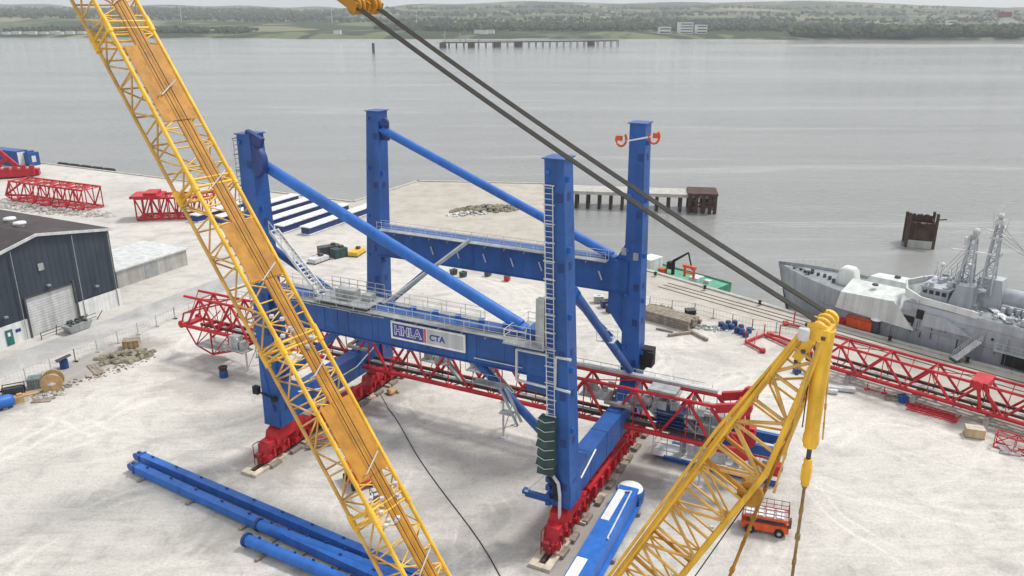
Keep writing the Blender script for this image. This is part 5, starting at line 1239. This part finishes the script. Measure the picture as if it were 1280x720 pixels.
# local x: aft(+), y: outward from quay
m=MB(); yc0=7.2
N=30; L0,L1=-17.5,42
def hw_(s): 
    x=(s-L0)
    return 5.6*min(1,math.sin(math.pi/2*min(1,max(.0,x/17)))**.8) if x<17 else 5.6
rows=[]
for i in range(N+1):
    x=L0+(L1-L0)*i/N; w=max(.08,hw_(x)); zt=4.6+ .055*max(0,6-x)  if x<6.5 else 3.4
    if x>=6.5: zt=4.7
    fl=.86 if x>0 else .75
    rk=max(0,(-8-x))*.35
    rows.append([(x,yc0-w,zt),(x+rk*.4,yc0-w*.97,1.5),(x+rk,yc0-w*fl,-3.4),(x+rk,yc0-w*.6,-6.4),(x+rk,yc0+w*.6,-6.4),(x+rk,yc0+w*fl,-3.4),(x+rk*.4,yc0+w*.97,1.5),(x,yc0+w,zt)])
vs=[p for r in rows for p in r]; f=[]
for i in range(N):
    for k in range(7): f.append((i*8+k,(i+1)*8+k,(i+1)*8+k+1,i*8+k+1))
f.append(tuple(range(7,-1,-1))); f.append(tuple(N*8+k for k in range(8)))
m.add(vs,f,True); 
for i in range(N): pass
hl=m.build('hull',M['hullgrey'],sh)
m=MB(); vs=[(r[0][0],r[0][1]+.15,r[0][2]-.5) for r in rows]+[(r[7][0],r[7][1]-.15,r[7][2]-.5) for r in rows]; n=len(rows)
m.add(vs,[(i,n+i,n+i+1,i+1) for i in range(n-1)]); m.build('foredeck',M['deckgrey'],sh)
m=MB()
for z in (-.6,2.4): 
    for r0,r1 in zip(rows,rows[1:]):
        if r0[0][0]>-8: m.tube((r0[1][0],r0[0][1]-.02,z),(r1[1][0],r1[0][1]-.02,z),.09,5)
m.build('rubbing_strake',M['hullgrey'],hl)
# white covers on the foredeck
def cover(x0,x1,y0,y1,z0,z1,name='cover'):
    m=MB(); nx,ny=8,8; vs=[]
    for j in range(ny+1):
        for i in range(nx+1):
            a=i/nx*2-1; b=j/ny*2-1; k=(1-abs(a)**5)*(1-abs(b)**5); z=z0+(z1-z0)*k**.5 if k>0 else z0
            vs.append((x0+(x1-x0)*i/nx,y0+(y1-y0)*j/ny,z))
    m.add(vs,[(j*(nx+1)+i,j*(nx+1)+i+1,(j+1)*(nx+1)+i+1,(j+1)*(nx+1)+i) for j in range(ny) for i in range(nx)],True)
    m.build(name,M['cover'],sh)
m=MB(); m.hexa([(-4.0,1.45,2.4),(8.4,1.3,1.9),(7.4,7.0,4.3),(-4.6,6.6,4.6),(-3.4,1.5,5.2),(4.9,1.42,5.7),(5.4,6.6,6.4),(-3.8,6.4,6.2)]); m.build('gun_cover',M['cover'],sh)
m=MB(); m.hexa([(-3.2,7.6,4.3),(5.6,7.4,4.3),(5.6,12.6,4.3),(-3.2,11.6,4.6),(-1.8,8.2,6.7),(5.0,8.0,6.9),(5.2,12.0,6.7),(-1.6,11.2,6.6)]); m.build('gun_cover',M['cover'],sh)
cover(-6.8,-3.6,6.4,9.4,4.6,7.6,'dome_cover')
m=MB(); m.lathe((.6,4.6,6.5),[(.5,0),(.45,.25),(.1,.3)],12); m.lathe((1.8,10.2,6.8),[(.5,0),(.45,.25),(.1,.3)],12); m.build('vent_cap',M['dgrey'],sh)
# superstructure
m=MB()
m.box(6.2,1.75,4.2,42,12.6,6.0); m.build('superstructure_deckhouse',M['navygrey'],sh)
m=MB(); m.box(6.4,1.9,6.0,42,12.5,6.08); m.build('upper_deck',M['deckgrey'],sh)
# plating seams, rail stanchions, rust runs on the hull
m=MB()
for q in range(16):
    x=-6+q*3.0; m.box(x,1.55,-1.5,x+.05,1.62,4.2)
m.build('plate_seam',M['deckgrey'],hl)
m=MB(); r_=random.Random(91)
for q in range(16):
    x=r_.uniform(-4,30); z=r_.uniform(1.5,3.8); m.box(x,1.57,z-r_.uniform(.6,2.0),x+r_.uniform(.05,.16),1.615,z)
m.build('rust_streak',M['rust'],hl)
m=MB()
for q in range(26):
    x=-15+q*.95; w=hw_(x)
    for yy in (yc0-w+.1,yc0+w-.1): 
        if w>.6 and not (-4<x<7 and yy<yc0): m.tube((x,yy,4.4+.055*max(0,6-x)),(x,yy,5.5+.055*max(0,6-x)),.025,5)
m.build('stanchion',M['lgrey'],sh)
m=MB()
for q in range(8): m.cbox((-14.5+q*1.1,yc0+r_.uniform(-1.2,1.2)*(.3+q*.1),5.2),.4,.4,.6)
m.lathe((-11.5,yc0-.8,5.0),[(.35,0),(.25,.5),(.4,.7)],10); m.lathe((-11.5,yc0+.8,5.0),[(.35,0),(.25,.5),(.4,.7)],10); m.path([(-11.5,yc0,5.3),(-15.8,yc0,5.8)],.08,5); m.build('anchor_gear',M['dgrey'],sh)
m=MB()
for q in range(60):
    x=r_.uniform(17.5,30); y=r_.uniform(2.6,6.5); m.cbox((x,y,6.25),r_.uniform(.15,.7),r_.uniform(.15,.6),r_.uniform(.2,.8),r_.uniform(0,2))
for q in range(16): x=r_.uniform(8,17); y=r_.uniform(2.2,4.0); m.cbox((x,y,6.3),r_.uniform(.2,.6),r_.uniform(.2,.6),r_.uniform(.3,.9))
m.build('deck_fittings',M['navygrey'],sh)
m=MB()
for q in range(5): m.tube((12.6,7.2,16.0-q*.8),(8.0+.5*q,6.8+.4*q,8.4),.02,4)
for q in range(4): m.tube((15.4,7.9,18.8-q*.8),(27+q*2,7.6+q*.6,8.2),.025,4)
m.build('rigging',M['dgrey'],sh)
# bridge wing bulwark (pale curved)
m=MB(); pts=[(16.5,1.7,6.5),(8.5,1.9,6.8),(6.0,3.0,7.3),(5.0,5.2,7.9),(6.4,7.6,8.2),(7.6,10.0,8.2)]
for a,b in zip(pts,pts[1:]): m.bar(a,b,.28,.95)
m.build('bulwark',M['cover'],sh)
m=MB(); m.box(7.6,4.2,6.08,11.5,10.2,8.2); m.box(7.4,4.0,8.2,11.7,10.4,8.4); o=m.build('bridge',M['navygrey'],sh)
m=MB(); 
for k in range(6): m.box(7.54,4.6+k*.95,7.3,7.6,5.3+k*.95,7.9)
for k in range(4): m.box(7.9+k*.9,4.14,7.3,8.5+k*.9,4.2,7.9)
m.build('window',M['glass'],o)
m=MB(); r_=random.Random(77)
for k in range(46):
    x=r_.uniform(7.5,15.5); y=r_.uniform(4.5,11.5); m.cbox((x,y,r_.uniform(8.3,9.2)),r_.uniform(.2,1.1),r_.uniform(.2,1.0),r_.uniform(.3,1.3),r_.uniform(0,2))
for k in range(14): x=r_.uniform(8,15.5);y=r_.uniform(4.4,11.5); m.tube((x,y,8),(x+r_.uniform(-.2,.2),y,r_.uniform(9.5,12)),.05,5)
m.build('deck_equipment',M['navygrey'],sh)
m=MB(); 
for (x,y,z,r) in ((8.3,9.6,10.6,.4),(12.0,10.2,11.0,.55),(9.2,4.5,9.8,.35)): m.blob((x,y,z),r,1,.0,1); m.tube((x,y,8.2),(x,y,z),.12,6)
m.build('radome',M['white'],sh)
m=MB(); m.box(11.8,4.4,6.08,15.4,9.2,6.9)
m.hexa([(11.6,3.6,6.08),(15.0,3.6,6.08),(15.0,6.2,6.08),(11.6,6.2,6.08),(12.4,4.2,9.6),(14.6,4.2,9.6),(14.6,5.8,9.6),(12.4,5.8,9.6)]); m.build('mast_house',M['hullgrey'],sh)
m=MB(); m.hexa([(13.6,7.4,6.08),(18.0,7.4,6.08),(18.0,10.6,6.08),(13.6,10.6,6.08),(14.2,7.8,10.4),(17.2,7.8,10.4),(17.2,10.2,10.4),(14.2,10.2,10.4)]); m.build('funnel',M['navygrey'],sh)
m=MB(); m.lathe((17,9.2,7.6),[(1.2,0),(1.5,.2),(1.55,9),(1.4,9.6),(.3,9.7)],18,(1,0,0)); m.box(18,6.9,6.08,28,11.6,7.2); m.build('hangar_casing',M['navygrey'],sh)
def lmast(x,y,z0,z1,w0,w1,lab):
    b=MB(); c=[(-1,-1),(1,-1),(1,1),(-1,1)]; n=int((z1-z0)/1.3)
    def q(k,t): w=w0+(w1-w0)*t; return Vector((x+c[k%4][0]*w,y+c[k%4][1]*w,z0+(z1-z0)*t))
    for k in range(4):
        b.tube(q(k,0),q(k,1),.14,6)
        for i in range(n): b.tube(q(k,i/n),q(k+1,(i+1)/n),.07,5,caps=False); b.tube(q(k,(i+1)/n),q(k+1,(i+1)/n),.07,5,caps=False)
    b.build(lab,M['navygrey'],sh)
lmast(12.6,7.2,6.4,16.6,1.0,.4,'lattice_mast'); lmast(15.4,7.9,8.0,19.4,.8,.3,'lattice_mast')
m=MB(); m.bar((9.9,7.0,14.0),(15.9,7.4,14.2),.22,.25); m.bar((13.8,7.9,17.6),(17.2,8.2,16.8),.16,.2); m.build('yardarm',M['white'],sh)
m=MB(); m.blob((12.8,7.2,17.2),.55,1,.0,1); m.cbox((12.6,7.2,16.2),1.4,.4,.5); m.cbox((11.7,7.0,15.6),.5,.5,1.2)
m.cbox((15.4,7.9,19.0),1.1,1.0,.7); m.blob((15.4,7.9,19.9),.45,1,.1,1); m.tube((15.4,7.9,19),(15.6,7.9,21.4),.07,5); m.tube((14.7,7.6,18),(14.5,7.6,20.6),.05,5); m.tube((16.2,8.1,17.5),(16.5,8.2,19.8),.05,5); m.cbox((15.4,7.5,16.6),1.8,.3,.3); m.build('radar',M['lgrey'],sh)
m=MB(); m.bar((12.6,7.2,9.0),(16.6,7.9,14.5),.16,.16); m.bar((12.6,6.6,8.2),(16.4,7.6,12.2),.12,.12); m.tube((11.8,4.6,9.6),(12.4,6.8,13.5),.12,5); m.tube((14.6,4.4,6.2),(13.2,6.6,13),.13,5); m.build('mast_stay',M['navygrey'],sh)
m=MB(); m.box(24.5,1.78,6.08,30,5.2,8.4); m.box(24.3,1.7,8.4,30.2,5.4,8.55); o=m.build('deckhouse',M['navygrey'],sh); m=MB(); m.box(25.2,1.7,6.5,26.6,1.79,8.0); m.build('window',M['rust'],o)
m=MB()
for q in range(12): m.cbox((18.5+q*.9,6.2+.3*(q%3),6.6+.2*(q%2)),.5,.7,.9)
m.lathe((22.5,10.5,6.3),[(.9,0),(.9,1.0),(.5,1.2)],14); m.lathe((20.2,3.0,6.1),[(.45,0),(.45,.8)],10); m.build('deck_winch',M['navygrey'],sh)
# hull openings, doors
m=MB()
for (x0,x1,z0,z1) in ((6.6,8.2,3.0,4.0),(8.4,9.4,3.9,5.3),(24.0,25.4,2.7,4.6),(27.6,28.9,3.4,5.4)): m.box(x0,1.52,z0,x1,1.75,z1)
m.build('hull_opening',M['black'],sh)
m=MB()
m.hexa([(9.4,1.3,3.1),(16.4,1.3,3.1),(16.4,1.62,3.1),(9.4,1.62,3.1),(9.6,1.1,4.9),(12.6,1.1,4.9),(12.6,1.62,4.9),(9.6,1.62,4.9)]); m.box(19.5,.9,2.2,28.5,1.62,2.35); m.build('sponson',M['navygrey'],sh)
m=MB(); 
for k in range(9): x=19.6+k*1.1; m.tube((x,.95,2.35),(x,.95,3.45),.03,5)
for z in (2.9,3.45): m.tube((19.6,.95,z),(28.4,.95,z),.03,5)
for k in range(24):
    x=17.5+k*1.05
    m.tube((x,1.95,6.08),(x,1.95,7.1),.025,5); m.tube((x,12.4,6.08),(x,12.4,7.1),.025,5)
for y in (1.95,12.4):
    for z in (6.6,7.1): m.tube((17.5,y,z),(41.5,y,z),.02,5)
m.build('guard_rail',M['lgrey'],sh)
m=MB(); m.bar((16.8,7.0,6.35),(20.6,2.6,6.35),1.0,.14,side=(0,0,1) if False else None); m.build('brow',M['white'],sh)
m=MB()
for k in range(7): m.cbox((21.5+r_.uniform(-1,2.2),4.5+r_.uniform(-1.6,3),6.5),r_.uniform(.4,1.2),r_.uniform(.3,1),r_.uniform(.5,1.1))
m.build('deck_locker',M['navygrey'],sh)
m=MB(); m.box(20.6,1.68,.2,27,1.74,2.0); m.build('painted_recess_shade',M['black'],sh)  # flat black panel, the shade of a side recess put into colour
for k,(x0,z0) in enumerate([(12.5,3.2),(14.6,3.2),(19,3.6)]):
    m=MB(); m.lathe((x0,1.55,z0),[(.18,-.05),(.18,.05)],10,(0,1,0)); m.build('porthole',M['black'],sh)
# gangway from quay to ship
ga=G(1193,449,.3); gb=Vector((Q0+QU*17.4+QN*1.4).to_tuple()); gb.z=2.9; d=gb-ga; t=thing('gangway','pale aluminium gangway leading from the quay up to the warship','gangway',(ga.x,ga.y,0),math.atan2(d.y,d.x)); L5=math.hypot(d.x,d.y)
m=MB(); m.bar((0,0,.3),(L5,0,2.9),1.15,.12,side=(0,1,0)); 
for k in range(14): f_=k/14; m.box(L5*f_,-.55,.38+2.6*f_,L5*f_+.08,.55,.44+2.6*f_)
m.build('deck',M['lgrey'],t); m=MB()
for y in (-.57,.57):
    m.tube((0,y,1.3),(L5,y,3.9),.035,5); m.tube((0,y,.85),(L5,y,3.45),.025,5)
    for k in range(9): f_=k/8; m.tube((L5*f_,y,.3+2.6*f_),(L5*f_,y,1.3+2.6*f_),.03,5)
m.build('railing',M['lgrey'],t); m=MB(); m.box(-.3,-.7,0,.5,.7,.3); m.build('foot_roller',M['dgrey'],t)
# ------------------------------------------------------------------ far shore buildings, jetty, masts
def fb(name,label,x,d,w,h,dep,mat='white',cat='building',roof='lgrey',wins=0,parts=None):
    y=shore_y(x)+d; z=hill(x,y)-.5; t=thing(name,label,cat,(x,y,z),R(random.uniform(-8,8)))
    m=MB(); m.box(-w/2,-dep/2,0,w/2,dep/2,h); m.build('wall',M[mat],t); m=MB(); m.box(-w/2-.4,-dep/2-.4,h,w/2+.4,dep/2+.4,h+.8); m.build('roof',M[roof],t)
    if wins:
        for r0 in range(wins):
            m=MB(); m.box(-w/2+1.5,-dep/2-.15,h*(r0+.35)/wins,w/2-1.5,-dep/2-.01,h*(r0+.7)/wins); m.build('window_band',M['glass'],t)
    return t
def at_px(px,d):  # shore point seen in column px
    y=1600+d
    for _ in range(6): x=(px-640)/F*(y*CT+0); y=shore_y(x)+d
    return x
fb('office_block','white four storey office block on the far shore, the tallest of its group',at_px(858,150),150,28,22,20,'white',wins=4)
fb('office_block','lower white wing left of the tall white office block',at_px(832,140),140,24,13,16,'white',wins=2)
fb('office_block','lower white wing right of the tall white office block',at_px(878,160),160,22,17,16,'white',wins=3)
for k in range(9):
    px=[4,14,26,37,49,60,71,82,94][k]; fb('shore_shed','low white shed, %s from the left in the row on the far waterfront'%['first','second','third','fourth','fifth','sixth','seventh','eighth','ninth'][k],at_px(px,60),55+8*(k%3),15,4.5+k%2,12,'white','shed').__setitem__('group','white sheds on the far left waterfront')
for k,px in enumerate((262,282,420,596,604,613)): fb('shore_shed',['pale cottage behind the far shore, left of the yellow block','second pale cottage behind the far shore','white house on the far slope','white works building beyond the jetty, first','white works building beyond the jetty, second','white works building beyond the jetty, third'][k],at_px(px,120),120+30*(k%2),14,7,10,'white','house')
fb('tower_block','white cube building on the wooded far right hill',at_px(1172,700),620,22,16,16,'white',wins=2)
t=fb('silo_tower','tall silo with dark cap on the far right shore',at_px(1258,420),420,16,36,14,'white','silo'); m=MB(); m.box(-12,-8,28,10,8,40); m.build('cap',M['darkred'],t)
fb('shore_shed','white block beside the tall dark capped silo',at_px(1270,420),425,20,20,14,'white','building')
for k,px in enumerate((1100,1112,1150,1168,1180)): fb('factory_shed',['grey factory shed left of the lattice pylons','grey factory shed under the lattice pylons','grey factory shed right of the lattice pylons','pale factory shed farther right of the pylons','low factory shed nearest the wooded point'][k],at_px(px,180),170+20*(k%2),26,9,18,['grey','lgrey'][k%2],'factory',roof='grey')
for k,px in enumerate((1130,1137,1157)):
    x=at_px(px,200); y=shore_y(x)+205; t=thing('lattice_pylon',['tall lattice pylon on the far right shore, left one','tall lattice pylon on the far right shore, middle one','thin lattice pylon on the far right shore, right one'][k],'pylon',(x,y,hill(x,y)))
    m=MB()
    for s in ((-1,-1),(1,-1),(1,1),(-1,1)): m.tube((s[0]*5,s[1]*5,0),(s[0]*1.2,s[1]*1.2,34-6*(k==2)),.5,5)
    m.build('tower_leg',M['grey'],t); m=MB()
    for q in range(6): m.bar((-4.3+q*.6,-4,4+q*5),(4.3-q*.6,-4,4+q*5),.5,.5)
    m.build('crossarm',M['grey'],t)
for k,(px,h) in enumerate(((225,48),(414,42),(520,36),(730,30))):
    x=at_px(px,900); y=shore_y(x)+900; t=thing('transmission_mast',['wind turbine like white mast above the left fields','thin mast above the fields, second from left','thin mast on the far hillside, third from left','thin mast on the far hillside, rightmost'][k],'mast',(x,y,hill(x,y)))
    m=MB(); m.tube((0,0,0),(0,0,h),1.0,6,.4); m.build('pole',M['white'],t); m=MB(); m.bar((-3,0,h*.9),(3,0,h*.9),.5,.5); m.build('crossarm',M['white'],t)
# offshore loading jetty
j0=G(552,60,-5); j1=G(772,57,-5); d=j1-j0; t=thing('loading_jetty','long loading jetty on thin piles standing far out in the estuary','jetty',(j0.x,j0.y,-5),math.atan2(d.y,d.x)); LJ=d.length
m=MB(); m.box(0,-3,6.5,LJ,3,8.2); m.bar((0,0,9.5),(LJ,0,9.5),.5,.5); m.build('deck',M['dgrey'],t); m=MB()
for k in range(26):
    for y in (-2.5,2.5): m.tube((LJ*k/25,y,-3),(LJ*k/25,y,6.6),.6,5)
m.build('pile',M['dgrey'],t); m=MB()
for x in (2,LJ*.16,LJ*.30,LJ*.42,LJ*.84): m.box(x-4,-5,-3,x+4,5,7.4)
m.build('dolphin_block',M['rust'],t); m=MB()
for x,h in ((5,24),(LJ*.1,20),(LJ*.13,17),(LJ*.2,13)): m.bar((x,0,8),(x,0,h),1.4,1.4); m.bar((x-4,0,h*.7),(x+3,0,h*.8),.8,.8)
m.build('loading_arm',M['grey'],t)
j0=G(467,66,-5); t=thing('channel_beacon','small dark beacon pile standing in the estuary left of the jetty','beacon',(j0.x,j0.y,-5)); m=MB(); m.tube((0,0,-2),(0,0,9),1.8,8); m.build('pile',M['dgrey'],t); m=MB(); m.cbox((0,0,10.5),3,3,3); m.build('lantern',M['rust'],t)
# ------------------------------------------------------------------ air, sky, sun, camera
hz_=MB(); hz_.box(-3900,-280,-9.6,3900,7300,175)
hm_=bpy.data.materials.new('haze'); hm_.use_nodes=True; nt=hm_.node_tree; nt.nodes.remove(nt.nodes['Principled BSDF'])
pv=nt.nodes.new('ShaderNodeVolumePrincipled'); pv.inputs['Color'].default_value=(.86,.90,.94,1); pv.inputs['Density'].default_value=.00014; pv.inputs['Anisotropy'].default_value=.2
nt.links.new(pv.outputs[0],nt.nodes['Material Output'].inputs['Volume'])
tag(hz_.build('haze',hm_),kind='stuff')
SE,SA=R(56),R(62)   # elevation, azimuth from +Y toward +X
w=bpy.data.worlds.new('World'); sc.world=w; w.use_nodes=True; nt=w.node_tree; bg=nt.nodes['Background']
sky=nt.nodes.new('ShaderNodeTexSky'); sky.sky_type='NISHITA'; sky.sun_disc=False; sky.sun_elevation=SE; sky.sun_rotation=SA; sky.air_density=1.0; sky.dust_density=3.0; sky.ozone_density=1.0
# thin even cloud: most of the blue is veiled by a pale layer with soft streaks
tc=nt.nodes.new('ShaderNodeTexCoord'); mp=nt.nodes.new('ShaderNodeMapping'); mp.inputs['Scale'].default_value=(1,1,5); nt.links.new(tc.outputs['Generated'],mp.inputs['Vector'])
n=nt.nodes.new('ShaderNodeTexNoise'); n.inputs['Scale'].default_value=2.2; n.inputs['Detail'].default_value=6; nt.links.new(mp.outputs[0],n.inputs['Vector'])
r=nt.nodes.new('ShaderNodeValToRGB'); r.color_ramp.elements[0].position=.3; r.color_ramp.elements[0].color=(7.8,8.05,8.5,1); r.color_ramp.elements[1].position=.7; r.color_ramp.elements[1].color=(11.6,11.6,11.6,1); nt.links.new(n.outputs['Fac'],r.inputs[0])
mx=nt.nodes.new('ShaderNodeMix'); mx.data_type='RGBA'; mx.inputs[0].default_value=.78; nt.links.new(sky.outputs[0],mx.inputs[6]); nt.links.new(r.outputs[0],mx.inputs[7]); nt.links.new(mx.outputs[2],bg.inputs[0]); bg.inputs[1].default_value=.09
sl=bpy.data.lights.new('Sun','SUN'); sl.energy=2.5; sl.angle=R(10); sl.color=(1,.96,.9); so=bpy.data.objects.new('Sun',sl); col.objects.link(so)
dirv=Vector((math.sin(SA)*math.cos(SE),math.cos(SA)*math.cos(SE),math.sin(SE))); so.rotation_euler=dirv.to_track_quat('Z','Y').to_euler(); so.location=(0,0,120)
cam=bpy.data.cameras.new('Camera'); co=bpy.data.objects.new('Camera',cam); col.objects.link(co); co.location=(0,0,H); co.rotation_euler=(math.pi/2-TH,0,0)
cam.sensor_width=36; cam.lens=F/1280*36; cam.clip_start=.5; cam.clip_end=20000; sc.camera=co
sc.view_settings.view_transform='Standard'; sc.view_settings.look='None'; sc.view_settings.gamma=1; sc.view_settings.exposure=.30
sc.render.engine='CYCLES'; sc.cycles.use_denoising=True; sc.cycles.max_bounces=6; sc.cycles.volume_bounces=0

SPL='deck_plate section_joint timber_mat sleeper_block mast_sheave lifting_lug bracket junction_box timber_bearer white_plate hull_opening dolphin_block radome pendant_fitting deck_locker deck_winch gun_cover vent_cap lashing floodlight hatch_plate deck_fittings pin_lug flange foot_block lid hull_opening wall_lamp downpipe stiffener conduit cable_tray batten bearer cradle end_door support_timber skid_foot drive_unit machinery deck_load node_plate guard_rail tie_bar brake_unit crossarm loading_arm control_box clamp rope_guide hoist_rope crossbar towing_arm pipe_loop gusset grab_rail rail_flange winch deck_gear sponson yardarm verge_trim cap_beam block post'.split()
SPL=[x for x in SPL+['pile'] if x not in ('guard_rail','tie_bar','verge_trim')]
for o in [o for o in col.objects if o.type=='MESH' and o.parent and o.name.split('.')[0] in SPL]: split_islands(o)
